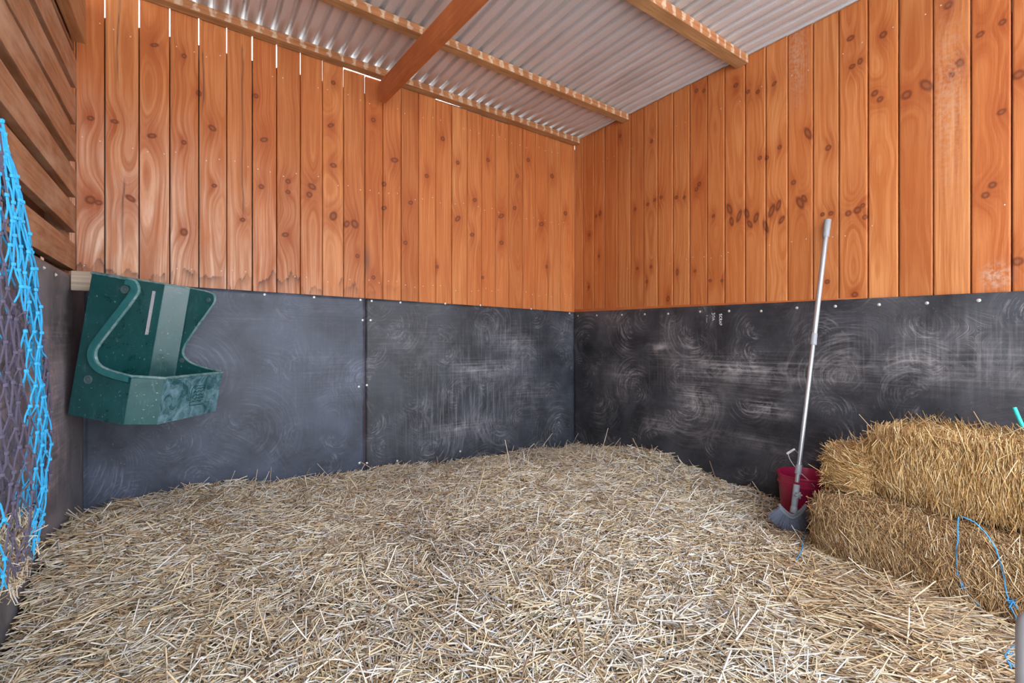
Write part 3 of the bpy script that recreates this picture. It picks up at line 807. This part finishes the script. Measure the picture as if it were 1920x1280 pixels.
def bale(name, loc, rot, L_, W_, H_, seed, material, label, cat, n, style, length=.085, xmax=XB - .022, faces='fblrt', tiltx=0.0, rag=.008):
    r = np.random.default_rng(seed)
    V0, Q0 = rbox(L_, W_, H_, seed)
    tri = V0[Q0]; a = np.cross(tri[:, 2] - tri[:, 0], tri[:, 3] - tri[:, 1]); area = np.linalg.norm(a, axis=1) / 2
    nrm = a / (2 * area[:, None] + 1e-12)
    # orientation outward
    cen = tri.mean(1); flip = ((cen - np.array([0, 0, H_ / 2])) * nrm).sum(1) < 0
    nrm[flip] *= -1
    w = area * np.where(nrm[:, 2] < -.7, 0.0, 1.0); w /= w.sum()
    f = r.choice(len(Q0), n, p=w)
    u, v = r.random(n), r.random(n)
    t = tri[f]
    Pp = (t[:, 0] * ((1 - u) * (1 - v))[:, None] + t[:, 1] * (u * (1 - v))[:, None] + t[:, 2] * (u * v)[:, None] + t[:, 3] * ((1 - u) * v)[:, None])
    Nn = nrm[f]
    Dd = r.normal(size=(n, 3))
    pref = np.zeros((n, 3))
    topf = Nn[:, 2] > .6; endf = np.abs(Nn[:, 1]) > .6; sidef = ~(topf | endf)
    if style == 'upright':
        pref[sidef] = (0, .12, 2.8); pref[topf] = (1.0, 1.6, 0); pref[endf] = (1.2, 0, 1.6)
    elif style == 'flat':
        pref[:] = (1.0, 2.2, .5)
    else:
        pref[sidef] = (0, .3, 1.1); pref[topf] = (1, 1, 0); pref[endf] = (.8, 0, .6)
    Dd = Dd * .62 + pref * np.sign(r.normal(size=n))[:, None]
    Dd -= Nn * (Dd * Nn).sum(1)[:, None]
    Dd /= np.linalg.norm(Dd, axis=1, keepdims=True)
    Dd += Nn * r.normal(0, .09, n)[:, None]
    st = r.random(n) < .03
    Dd[st] += Nn[st] * r.uniform(.2, .8, st.sum())[:, None]
    Dd /= np.linalg.norm(Dd, axis=1, keepdims=True)
    Ls = np.clip(r.lognormal(math.log(length), .4, n), .02, .17)
    Pp = Pp + Nn * r.uniform(-.006, rag, n)[:, None]
    Pp[st] += Dd[st] * (Ls[st] * .3)[:, None]
    V1, Q1 = straws(Pp, Dd, Ls, r.uniform(.0016, .0038, n), r.normal(0, .004, n), seed)
    V = np.concatenate([V0, V1])
    V[:, 2] = np.maximum(V[:, 2], 0.0)
    cr_, sr_ = math.cos(rot), math.sin(rot)
    over = np.maximum(0, loc[0] + V[:, 0] * cr_ - V[:, 1] * sr_ - xmax)
    V[:, 0] -= over / cr_
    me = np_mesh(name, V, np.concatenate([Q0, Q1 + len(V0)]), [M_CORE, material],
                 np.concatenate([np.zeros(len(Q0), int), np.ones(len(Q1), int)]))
    o = link(name, me); o.location = loc; o.rotation_euler = (tiltx, 0, rot)
    tag(o, label, cat)
    return o
low = bale('straw_bale', (2.405, 0.50, 0.012), math.radians(-5), .96, .50, .305, 4, M_BALE2, 'lower brown straw bale with blue twine, standing on the bedding', 'straw bale', 40000, 'mixed', .065)
up = bale('straw_bale', (2.500, 0.36, 0.323), math.radians(-8), .92, .40, .278, 9, M_BALE1, 'upper golden straw bale lying on top of the other bale', 'straw bale', 36000, 'upright', .085, rag=.006)
fk = bale('straw_flake', (2.50, 0.865, 0.322), math.radians(-14), .14, .34, .172, 15, M_BALE1, 'small loose flake of straw on the far end of the lower bale, beside the bucket', 'straw', 6500, 'flat', .085, rag=.02)

M_TWINE = simple('blue_twine', (0.05, 0.27, 0.55), 0.6)
def low_face(px, py, out=.027):
    """point on the lower bale's face towards the viewer."""
    th = math.radians(-5); n = Vector((-math.cos(th), -math.sin(th), 0)); c = Vector((2.415, .50, 0)) + n * (.25 + out)
    d = Vector(ray(px, py)); o = Vector((0, 0, CH))
    t = (c - o).dot(n) / d.dot(n)
    return o + d * t
def twine(name, pix, parent=None, label=None, out=.012, fn=None, r=.0022, extra=None):
    m = MB(); fn = fn or low_face
    pts = [fn(a, b) for a, b in pix]
    fine = []
    for i in range(len(pts) - 1):
        for k in range(6):
            fine.append(pts[i].lerp(pts[i + 1], k / 6) + Vector((random.uniform(-1, 1), random.uniform(-1, 1), random.uniform(-1, 1))) * .0012)
    fine.append(pts[-1])
    m.tube(fine, r, 6)
    for (kx, ky) in (extra or []):
        c = fn(kx, ky)
        for j in range(16):
            m.tube([c, c + Vector((random.uniform(-.012, .004), random.uniform(-.014, .014), random.uniform(-.022, .012)))], [.002, .0012], 5)
        m.ball(c, .006)
    e = parent
    o = MB.build(m, name, M_TWINE)
    if parent is not None:
        o.parent = parent; o.matrix_parent_inverse = (Matrix.Translation(parent.location) @ parent.rotation_euler.to_matrix().to_4x4()).inverted()
    return o
t1 = twine('twine', [(1797, 968), (1796, 1000), (1793, 1040), (1795, 1075), (1804, 1095), (1820, 1120), (1845, 1145), (1866, 1162)], low, r=.0021, extra=[(1803, 1092)])
t2 = twine('twine', [(1805, 968), (1830, 980), (1852, 1003), (1868, 1030), (1880, 1070), (1886, 1105), (1893, 1135), (1912, 1170), (1930, 1200)], low, r=.0021, extra=[(1899, 1127)])
def on_straw(px, py):
    p = onz(px, py, .1)
    for _ in range(4): p = onz(px, py, float(hgt_at(p.x, p.y)) + .042)
    return p
o = twine('baling_twine', [(1912, 1198), (1898, 1212), (1884, 1228), (1890, 1240), (1905, 1250), (1914, 1248), (1898, 1222), (1886, 1232), (1896, 1252)], fn=on_straw, r=.0016)
tag(o, 'tangled blue twine lying on the straw at the lower right', 'twine')
o = twine('baling_twine', [(1512, 985), (1506, 1010), (1504, 1030), (1494, 1048)], fn=on_straw, r=.0020)
tag(o, 'short loose piece of blue twine on the straw beside the brush head', 'twine')

# ------------------------------------------------------------------ turquoise handle and grey post at the right edge
m = MB(); a = onx(1902, 764, 2.60); b = onx(1918, 802, 2.58)
pts = [a, a.lerp(b, .5), b + Vector((0, 0, .004)), b + Vector((0, -.012, -.004)), b + Vector((0.0, -.05, -.006)), b + Vector((0, -.25, -.004))]
m.tube(pts, .0068, 12)
tag(m.build('tool_handle', simple('turquoise_plastic', (0.03, 0.52, 0.47), 0.35), base=tuple(b), smooth=True), 'turquoise bent plastic tool handle sticking up over the top bale', 'tool')
m = MB(); d = Vector(ray(1932, 1200)) * .62
m.lathe((d.x, d.y, -.1), [(.0001, 0), (.014, 0), (.014, CH + .1 - .38), (.012, CH + .1 - .365), (.006, CH + .1 - .358), (.0001, CH + .1 - .356)], 20)
tag(m.build('steel_post', simple('galvanised_post', (0.40, 0.40, 0.42), 0.5, .3), base=(d.x, d.y, 0), smooth=True), 'grey steel post cut by the lower right edge of the picture', 'post')

# ------------------------------------------------------------------ bucket
be = empty('bucket', BK, 'dark red plastic bucket on the straw behind the brush, against the right wall', 'bucket')
M_BUCK = simple('burgundy_plastic', (0.34, 0.012, 0.055), 0.35, 0, .12, 12)
R, Hh = .128, .262
m = MB()
m.lathe(BK, [(.0001, 0), (R * .84, 0), (R * .86, .004), (R * .985, Hh - .055), (R * 1.0, Hh - .05), (R * 1.035, Hh - .048), (R * 1.035, Hh - .043), (R * 1.0, Hh - .04), (R * 1.01, Hh - .014),
              (R * 1.05, Hh - .012), (R * 1.06, Hh - .004), (R * 1.04, Hh), (R * .985, Hh), (R * .97, Hh - .01), (R * .95, Hh - .06), (R * .82, .008), (.0001, .008)], 56)
m.build('body', M_BUCK, be, True)
m = MB()
# bail: pinned on both sides of the rim, raised and leaning to the left
axis = Vector((ray(1503, 900)[0] * 0 + cf, -sf, 0)).normalized()     # screen right
pl_ = BK + axis * (-R * .30) + Vector((-sf, -cf, 0)) * R * .98 + Vector((0, 0, Hh - .03))
pr_ = BK + axis * (R * .45) + Vector((sf, cf, 0)) * R * .92 + Vector((0, 0, Hh - .01))
top = BK + axis * (-.118) + Vector((0, 0, Hh + .115)) + Vector((-sf, -cf, 0)) * .04
top2 = top + axis * .045 + Vector((sf, cf, 0)) * .03 + Vector((0, 0, .010))
pts = []
def bez(a, b, c, d, n=12):
    return [a * (1 - t) ** 3 + b * 3 * t * (1 - t) ** 2 + c * 3 * t * t * (1 - t) + d * t ** 3 for t in [i / n for i in range(n + 1)]]
pts = bez(pl_, pl_ + axis * -.03 + Vector((0, 0, .04)), top + Vector((0, 0, -.06)), top, 12) + bez(top, top.lerp(top2, .3), top.lerp(top2, .7), top2, 4)[1:] + \
      bez(top2, top2 + axis * .03 + Vector((0, 0, -.01)), pr_ + axis * -.02 + Vector((0, 0, .06)), pr_, 12)[1:]
m.tube(pts, .0017, 8)
hb = m.build('handle', simple('wire', (0.55, 0.54, 0.53), 0.4, .4), be, True); hb['label'] = 'thin grey wire handle'
m = MB(); m.tube([top - (top2 - top) * .15, top.lerp(top2, .5), top2 + (top2 - top) * .1], .0055, 10)
gp = m.build('grip', simple('white_plastic', (0.68, 0.66, 0.64), 0.5), hb, True, base=BK)
gp['label'] = 'pale plastic grip'

# ------------------------------------------------------------------ broom (cobweb brush)
ptop = onx(1552, 412, XB - .035); pbot = onx(1486, 975, 2.385)
dirp = (ptop - pbot).normalized(); ln = (ptop - pbot).length
br = empty('broom', tuple(pbot), 'grey broom with a long metal pole and fan brush leaning on the right wall', 'broom')
M_ALU = simple('grey_pole', (0.42, 0.42, 0.44), 0.32, .55, .08)
M_GP = simple('grey_plastic', (0.27, 0.28, 0.30), 0.5)
def seg(name, t0, t1, r0, r1, material, parent=br, n=16, label=None):
    m = MB(); m.tube([pbot + dirp * t0, pbot + dirp * (t0 + .003), pbot + dirp * (t1 - .003), pbot + dirp * t1], [r0 * .9, r0, r1, r1 * .9], n)
    o = m.build(name, material, br, True)
    if label: o['label'] = label
    return o
seg('pole', .18, ln * .60, .0098, .0098, M_ALU, label='lower metal section of the pole')
seg('pole', ln * .585, ln - .02, .0120, .0120, M_ALU, label='upper, wider metal section of the pole')
seg('collar', ln * .565, ln * .605, .0150, .0140, M_GP, label='grey plastic locking collar half way up')
seg('hand_grip', ln - .095, ln, .0150, .0165, M_GP, label='ribbed grey plastic grip at the top')
seg('collar', .22, .265, .0150, .0135, M_GP, label='lower grey plastic collar')
seg('socket', .045, .17, .0135, .0145, M_GP)
seg('socket_ring', .035, .065, .0165, .0155, M_GP)
scr = axis; fwd = Vector((-sf, -cf, 0))
m = MB()
kc = pbot + dirp * .125 + fwd * .022
for k in range(6):
    a = k * math.pi / 3
    m.tube([kc + scr * .006 * math.cos(a) + Vector((0, 0, .006 * math.sin(a))), kc + scr * .017 * math.cos(a) + Vector((0, 0, .017 * math.sin(a)))], [.006, .0045], 8)
m.tube([kc - fwd * .02, kc + fwd * .008], .007, 10)
m.build('star_knob', M_GP, br, True)
# head: curved chevron holding the bristles
m = MB()
hc = pbot + Vector((0, 0, .024))
arc = []
for i in range(15):
    t = i / 14 * 2 - 1
    arc.append((t, .066 * t, .052 * abs(t) ** 1.5 - .022))
tops = [hc + scr * u + Vector((0, 0, w + .022)) for t, u, w in arc]
mids = [hc + scr * u + Vector((0, 0, w + .008)) for t, u, w in arc]
m.tube(tops, .0065, 8); m.tube(mids, .0085, 8)
m.build('brush_head', simple('head_plastic', (0.22, 0.23, 0.26), 0.5), br, True)
m = MB()
for i in range(520):
    t = random.uniform(-1, 1); dpt = random.uniform(-.012, .012)
    u, w = .066 * t, .052 * abs(t) ** 1.5 - .022
    a = hc + scr * u + Vector((0, 0, w + .002)) + fwd * dpt
    L_ = random.uniform(.056, .070)
    d = (scr * (t * .72) + Vector((0, 0, -1.0 + .45 * abs(t))) + fwd * dpt * 22).normalized()
    b = a + d * L_
    fz = float(hgt_at(b.x, b.y)) - .01
    m.tube([a, a.lerp(b, .5) + Vector((0, 0, .002)), b], [.0011, .0010, .0008], 4, caps=False)
o = m.build('bristles', simple('bristle_grey', (0.17, 0.19, 0.25), 0.6, 0, .4, 300), br)
o['kind'] = 'stuff'

# ------------------------------------------------------------------ timber block beside the feeder
m = MB(); m.box((-.452, 2.80, 1.195), (-.372, 2.845, 1.282))
tag(m.build('timber_block', M_BLOCK, base=(-.41, 2.82, 1.195), bevel=.003), 'short weathered pale timber block at the top left corner of the green feeder', 'timber block')

# ------------------------------------------------------------------ green feeder
th = math.radians(35)
FA = Vector((math.cos(th), -math.sin(th), 0)); FB = Vector((math.sin(th), math.cos(th), 0)); FZ = Vector((0, 0, 1))
tl = math.radians(10)
FAt = FA * math.cos(tl) - FZ * math.sin(tl); FZt = FZ * math.cos(tl) + FA * math.sin(tl)
FO = Vector((-.440, 2.665, .665))
fe = empty('corner_feeder', tuple(FO), 'dark green plastic horse feeder hung crooked in the left corner', 'feeder')
def fp(a, b, z): return FO + FAt * a + FB * b + FZt * z
W1, W2, CHF, HR, HT = .320, .475, .080, .205, .600
t = NT('green_plastic'); p = t.obj()
n1_ = t.noise(p, 9.0, 6, 0.7, 0.8); n2_ = t.noise(t.vmath('MULTIPLY', p, (60.0, 60.0, 14.0)), 1.0, 4, .7)
c = t.mix(t.ramp(n1_, [(0.3, 0.0), (0.75, 0.55)]), (0.0035, 0.046, 0.046), (0.020, 0.125, 0.135))
c = t.mix(t.ramp(n2_, [(0.58, 0.0), (0.8, 0.3)]), c, (0.20, 0.33, 0.36))
spk = t.noise(p, 90.0, 2); c = t.mix(t.ramp(spk, [(0.68, 0.0), (0.74, .6)]), c, (.35, .42, .42))
M_GREEN = t.fin(c, t.ramp(n1_, [(0.3, .24), (.7, .42)]), 0, .6)
t = NT('scuffed_green_plastic'); p = t.obj()
n1_ = t.noise(p, 14.0, 6, 0.75, 1.2)
c = t.mix(t.ramp(n1_, [(0.40, 0.05), (0.62, 0.9)]), (0.008, 0.065, 0.068), (0.17, 0.30, 0.36))
M_SCUFF = t.fin(c, .45, 0, .5)
t = NT('rim_plastic'); p = t.obj(); n1_ = t.noise(p, 30.0, 4, .7)
c = t.mix(t.ramp(n1_, [(.35, 0.0), (.7, .9)]), (0.03, 0.14, 0.14), (0.30, 0.36, 0.37))
M_RIM = t.fin(c, .45, 0, .4)

def cr(pts, n=6):               # Catmull-Rom through 2D points
    out = []
    P_ = [pts[0]] + pts + [pts[-1]]
    for i in range(1, len(P_) - 2):
        p0, p1, p2, p3 = P_[i - 1], P_[i], P_[i + 1], P_[i + 2]
        for k in range(n):
            t = k / n
            out.append(tuple(.5 * (2 * p1[j] + (p2[j] - p0[j]) * t + (2 * p0[j] - 5 * p1[j] + 4 * p2[j] - p3[j]) * t * t + (3 * p1[j] - p0[j] - 3 * p2[j] + p3[j]) * t ** 3) for j in (0, 1)))
    out.append(pts[-1]); return out
# side profile: from the top, round the lobe, down the slanting throat, round into the trough rim
prof1 = cr([(.155, HT), (.190, HT - .006), (.207, HT - .032), (.202, HT - .060), (.170, HT - .125), (.105, HT - .245), (.075, HT - .310), (.080, HT - .350), (.110, HT - .378), (.170, HT - .390), (W1 - CHF, HR)])
sc2 = 1.18
prof2 = cr([(.160, HT), (.203, HT - .008), (.215, HT - .035), (.208, HT - .062), (.175, HT - .130), (.118, HT - .250), (.097, HT - .315), (.110, HT - .352), (.150, HT - .376), (.210, HT - .388), (W1, HR)])
bm = bmesh.new()
V = {}
def vv(a, b, z):
    k = (round(a, 5), round(b, 5), round(z, 5))
    if k not in V: V[k] = bm.verts.new(fp(a, b, z) - FO)
    return V[k]
def face(l, mi=0):
    f = bm.faces.new([vv(*x) for x in l]); f.material_index = mi; return f
bot_in = .03
# near side panel with its throat cut-out
face([(0, 0, HT)] + [(0, 0, 0)] + [(W1 - CHF, 0, 0)] + [(a, 0, z) for a, z in prof1[::-1]], 0)
face([(W1 - CHF, 0, 0), (W1, CHF, 0), (W1, CHF, HR), (W1 - CHF, 0, HR)], 0)
face([(W1, CHF, 0), (W1, W2, 0), (W1, W2, HR), (W1, CHF, HR)], 1)
face([(W1, W2, 0), (CHF, W2, 0), (CHF, W2, HT)] + [(a, W2, z) for a, z in prof2], 0)
face([(CHF, W2, 0), (0, W2 - CHF, 0), (0, W2 - CHF, HT), (CHF, W2, HT)], 0)
face([(0, W2 - CHF, 0), (0, 0, 0), (0, 0, HT), (0, W2 - CHF, HT)], 0)
face([(0, 0, 0), (0, W2 - CHF, 0), (CHF, W2, 0), (W1, W2, 0), (W1, CHF, 0), (W1 - CHF, 0, 0)], 0)
bmesh.ops.recalc_face_normals(bm, faces=bm.faces[:])
me = bpy.data.meshes.new('body'); bm.to_mesh(me); bm.free()
for mm in (M_GREEN, M_SCUFF): me.materials.append(mm)
bo = link('body', me, fe)
sm = bo.modifiers.new('wall', 'SOLIDIFY'); sm.thickness = .007; sm.offset = -1
bv = bo.modifiers.new('bevel', 'BEVEL'); bv.width = .004; bv.segments = 2; bv.limit_method = 'ANGLE'; bv.angle_limit = math.radians(32)
# rim
m = MB()
loop = [fp(a, 0, z) for a, z in prof1] + [fp(W1, CHF, HR), fp(W1, W2, HR)] + [fp(a, W2, z) for a, z in prof2[::-1]] + [fp(CHF, W2, HT), fp(0, W2 - CHF, HT), fp(0, 0, HT), fp(.155, 0, HT)]
loop = [p for i, p in enumerate(loop) if i == 0 or (p - loop[i - 1]).length > 1e-4]
m.tube(loop, .0065, 8)
ro = m.build('rim', M_RIM, fe, True); ro['label'] = 'pale worn rolled rim'
# broad raised band following the throat on the near panel
m = MB()
P1 = [Vector((a, z, 0)) for a, z in prof1]
inn, outp = [], []
for i, pnt in enumerate(P1):
    d = (P1[min(i + 1, len(P1) - 1)] - P1[max(i - 1, 0)]).normalized()
    nn = Vector((d.y, -d.x, 0))
    if nn.x > 0 and i < 10: pass
    s = -1
    inner = pnt - nn * -0.0
    inn.append(pnt); outp.append(pnt + Vector((d.y, -d.x, 0)) * .024)
rowA = [fp(p.x, -.013, p.y) for p in inn]; rowB = [fp(p.x, -.013, p.y) for p in outp]
rowC = [fp(p.x, .0, p.y) for p in inn]
rowD = [fp(p.x + (q_.x - p.x) * 1.35, .0, p.y + (q_.y - p.y) * 1.35) for p, q_ in zip(inn, outp)]
nP = len(inn)
vs = rowC + rowA + rowB + rowD
fs = []
for i in range(nP - 1):
    for r_ in range(3):
        fs.append((r_ * nP + i, r_ * nP + i + 1, (r_ + 1) * nP + i + 1, (r_ + 1) * nP + i))
m.add(vs, fs)
lo = m.build('throat_band', simple('green_band', (0.022, 0.13, 0.135), .35, 0, .4, 30), fe, True)
# washers in their recesses
def washer(c, n, r=.013):
    m = MB(); rot = n.to_track_quat('Z', 'Y').to_matrix()
    m.lathe(c, [(r * 1.35, -.002), (r * 1.35, .002), (r * 1.05, .003), (r, -.0005), (.0055, -.0005), (.005, .003), (.0001, .003)], 20, 0, rot)
    return m.build('bolt', simple('dull_bolt', (0.10, 0.16, 0.17), .4, .4), fe, True)
washer(fp(.150, -.002, HT - .045), -FB); washer(fp(.062, -.002, .160), -FB)
washer(fp(.188, W2 - .010, HT - .04), -FB, .009); washer(fp(.105, W2 - .010, HR + .025), -FB, .009)
# metal strap inside
m = MB()
b0 = W2 - CHF - .065
m.hexa([fp(.0075, b0 - .009, .345), fp(.011, b0 - .009, .345), fp(.011, b0 + .009, .345), fp(.0075, b0 + .009, .345),
        fp(.0075, b0 - .009, HT - .04), fp(.011, b0 - .009, HT - .04), fp(.011, b0 + .009, HT - .04), fp(.0075, b0 + .009, HT - .04)])
for z in (.36, .455, HT - .055):
    m.tube([fp(.010, b0, z), fp(.0155, b0, z)], .005, 8)
so_ = m.build('mounting_strap', simple('strap_metal', (0.52, 0.50, 0.54), .4, .3), fe, bevel=.001)
# embossed badge on the front panel
m = MB(); bc0, bc1 = CHF + .185, CHF + .285; z0, z1 = .060, .150
ring = [(bc0, z0), (bc1 - .01, z0 - .004), (bc1, z0 + .01), (bc1, z1), (bc0 + .012, z1), (bc0, z1 - .012), (bc0, z0)]
m.tube([fp(W1 + .0005, b_, z_) for b_, z_ in ring], .0022, 6)
for k in range(5):
    zz = z0 + .016 + k * .0155
    m.tube([fp(W1 + .0005, bc0 + .014 + i * (.072 / 8), zz + .004 * math.sin(i * 1.9 + k * 2)) for i in range(9)], .0020, 6)
m.build('badge', simple('badge_green', (0.010, 0.07, 0.075), .35, 0, .3, 60), fe, True)

# ------------------------------------------------------------------ hay net
NB = simple('net_blue', (0.04, 0.40, 0.74), 0.6, 0, .25, 60)
ND = simple('net_purple_grey', (0.10, 0.085, 0.13), 0.7, 0, .25, 60)
ne = empty('hay_net', (-.40, 1.75, .30), 'blue and dark purple rope hay net hanging on the left wall', 'hay net')
zc = [1.50, 1.40, 1.33, 1.19, 1.0, .85, .69, .57, .49, .43, .38]
cy = [1.66, 1.67, 1.68, 1.73, 1.77, 1.78, 1.78, 1.78, 1.77, 1.76, 1.75]
hw = [.012, .045, .085, .165, .24, .28, .30, .28, .24, .20, .15]
hd = [.010, .030, .040, .046, .050, .052, .055, .055, .050, .046, .040]
def nint(z, arr): return float(np.interp(-z, [-q for q in zc], arr))
cols, rows = 26, 22
rn = random.Random(3)
node = {}
for j in range(rows + 1):
    z = 1.50 - (1.50 - .38) * (j / rows) ** .93
    for i in range(cols):
        a = 2 * math.pi * (i + (.5 if j % 2 else 0)) / cols + rn.uniform(-.05, .05)
        zz = z + rn.uniform(-.018, .018)
        sq = .80 + .2 * math.sin(i * 2.1)
        node[i, j] = Vector((-.402 + nint(zz, hd) * math.sin(a) * rn.uniform(.75, 1.0), nint(zz, cy) + nint(zz, hw) * math.cos(a) * (1 if sq > 0 else sq) + rn.uniform(-.004, .004), zz))
mb, md = MB(), MB()
for (i, j), p in node.items():
    if j == rows: continue
    tgts = [((i) % cols, j + 1), ((i + 1) % cols if j % 2 else (i - 1) % cols, j + 1)]
    for k, tg in enumerate(tgts):
        q_ = node[tg]
        band = math.sin((i + j * .15) * 2 * math.pi / cols * 4 + .6)
        tgt = mb if band > .05 or (j < 7 and i % 2) else md
        mid = p.lerp(q_, .5) + Vector((rn.uniform(-.003, .003), rn.uniform(-.005, .005), -.002))
        tgt.tube([p, mid, q_], .0021, 5, caps=False)
        if k == 0: tgt.ball(p + Vector((0, 0, -.002)), .0062)
for k in range(4):
    mb.tube([(-.402, 1.655 + .008 * k, 1.50), (-.41, 1.66, 1.6), (-.43, 1.66, 1.72)], .003, 6)
o = mb.build('netting', NB, ne); o['label'] = 'bright blue cords'
o = md.build('netting', ND, ne); o['label'] = 'dark purple grey cords'
m = MB()
c = onx(31, 386, -.41)
for rr_, dz in ((.055, 0), (.046, .003)):
    m.tube([c + Vector((.01 * math.sin(a), rr_ * math.cos(a) - .0, .017 * math.sin(a) + dz + .02 * math.cos(a) * -.3)) for a in [2 * math.pi * k / 28 for k in range(29)]], .0020, 6)
o = m.build('draw_cord', simple('cord_mauve', (0.22, 0.18, 0.26), .7), ne); o['label'] = 'thin looped mauve draw cord'
# remains of hay in the bottom of the net
n = 520; r = np.random.default_rng(8)
zz = r.uniform(.335, .50, n) ** 1.0; aa = r.uniform(0, 2 * np.pi, n); rad = np.sqrt(r.random(n))
Pn = np.stack([-.402 + .035 * rad * np.sin(aa), 1.755 + .15 * rad * np.cos(aa), zz], -1)
Dn = r.normal(size=(n, 3)) * np.array([.5, 1, .8]); Dn /= np.linalg.norm(Dn, axis=1, keepdims=True)
V1, Q1 = straws(Pn, Dn, r.uniform(.03, .09, n), r.uniform(.002, .0045, n), r.normal(0, .01, n), 5)
V1[:, 0] = np.maximum(V1[:, 0], XC + .02)
hay = link('hay', np_mesh('hay', V1, Q1, [M_STRAW]))
tag(hay, 'pale wisps of leftover hay in the bottom of the hay net', 'hay', None, 'stuff')
